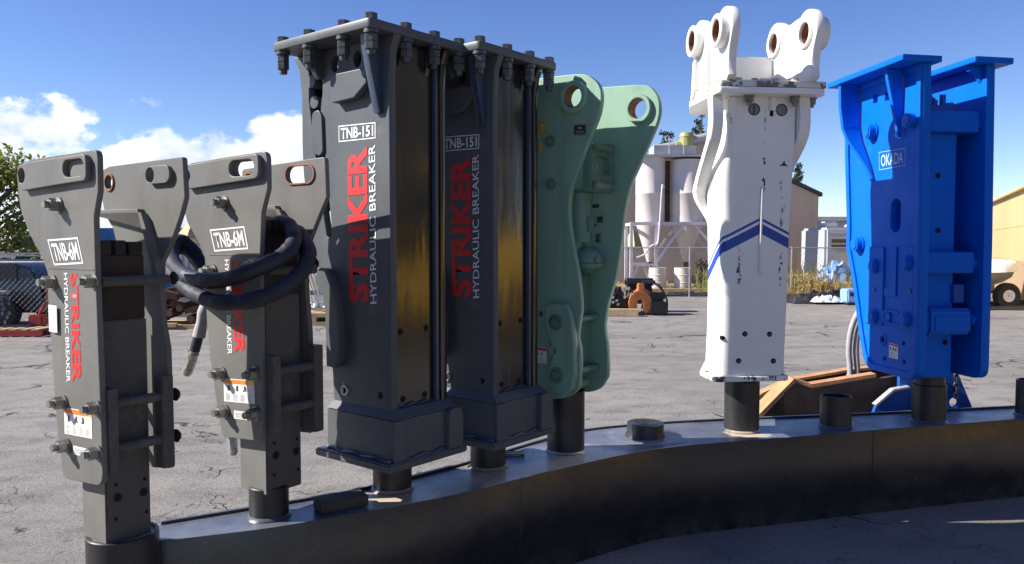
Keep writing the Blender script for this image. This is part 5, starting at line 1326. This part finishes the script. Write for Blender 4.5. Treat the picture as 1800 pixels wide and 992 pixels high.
for i, (x, y, hh, lab) in enumerate(((9.15, 47, 8.25, 'dark pine top showing just above the silo duct'), (11.15, 47, 9.2, 'dark pine top against the left side of the white breaker'), (17.9, 50, 6.5, 'small pine top at the right side of the white breaker'))):
    tree('pine_tree', lab, (x, y, 0), hh, pn(30 + i * 17, hh), .15, 420, M['pine'], 40 + i, .14)


def weeds(name, x0, x1, y0, y1, n, h, seed, m):
    r6 = random.Random(seed)
    def f(bm):
        for _ in range(n):
            x, y = r6.uniform(x0, x1), r6.uniform(y0, y1); hh = h * r6.uniform(.35, 1.1) * (1 + .5 * math.sin(x * 3.1 + y)); a = r6.uniform(0, 6.28); dx, dy = math.cos(a), math.sin(a); b = r6.uniform(.05, .3) * hh; w_ = .010
            bm.faces.new([bm.verts.new(p) for p in ((x - dy * w_, y + dx * w_, 0), (x + dy * w_, y - dx * w_, 0), (x + dx * b * .4 + dy * w_, y + dy * b * .4 - dx * w_, hh * .6), (x + dx * b, y + dy * b, hh))])
            if r6.random() < .45: leaves(bm, (x + dx * b * .8, y + dy * b * .8, hh * .8), .09, 4, .035, r6)
    o = build(name, f, m, None, 180); o['kind'] = 'stuff'; return o


weeds('dry_weeds', 6.4, 11.2, 23.0, 26.5, 5200, .55, 5, M['straw']); weeds('green_weeds', 6.2, 10.6, 24.2, 27.0, 900, .75, 8, M['leaf']); weeds('roadside_weeds', 2.0, 8.0, 26.8, 28.6, 900, .22, 12, M['straw'])
weeds('kerb_weeds', 11.0, 15.0, 21.4, 23.0, 600, .14, 13, M['straw'])
bu = [((random.Random(k).uniform(-.5, .5), random.Random(k + 9).uniform(-.3, .3), random.Random(k + 20).uniform(.2, .95)), .25) for k in range(9)]
tree('green_bush', 'small dark green bush growing between the silo drums and the white breaker', (7.0, 28.2, 0), .7, bu, .05, 1500, M['leafd'], 77, .02)


# ------------------------------------------------------------------ repeated small parts: one mesh each
ONE = {'fitting': 'fitting', 'drilled_holes': 'drilled_hole', 'socket_plugs': 'socket_plug', 'port_plugs': 'port_plug', 'port_rings': 'port_ring', 'weld_bead': 'weld_bead', 'base_bolts': 'base_bolt', 'cylinder_fittings': 'cylinder_fitting', 'inner_bolts': 'inner_bolt', 'corner_posts': 'corner_post', 'roof_bars': 'roof_bar', 'side_windows': 'side_window', 'runners': 'runner', 'panels': 'panel', 'cross_tubes': 'cross_tube'}


def split_loose(o, nm):
    bm = bmesh.new(); bm.from_mesh(o.data); seen = set(); isl = []
    for v in bm.verts:
        if v in seen: continue
        stack = [v]; grp = []; seen.add(v)
        while stack:
            a = stack.pop(); grp.append(a)
            for e in a.link_edges:
                b = e.other_vert(a)
                if b not in seen: seen.add(b); stack.append(b)
        isl.append(grp)
    if len(isl) < 2: bm.free(); o.name = nm; return
    for g in isl:
        ix = {v: i for i, v in enumerate(g)}; fs = {f for v in g for f in v.link_faces}
        me = bpy.data.meshes.new(nm); me.from_pydata([tuple(v.co) for v in g], [], [[ix[v] for v in f.verts] for f in fs]); finish(me, True, 35)
        p = link(nm, me, o.data.materials[0], o.parent)
    bm.free(); bpy.data.objects.remove(o)


for o in [x for x in col.objects if x.type == 'MESH' and x.name.split('.')[0] in ONE]:
    split_loose(o, ONE[o.name.split('.')[0]])
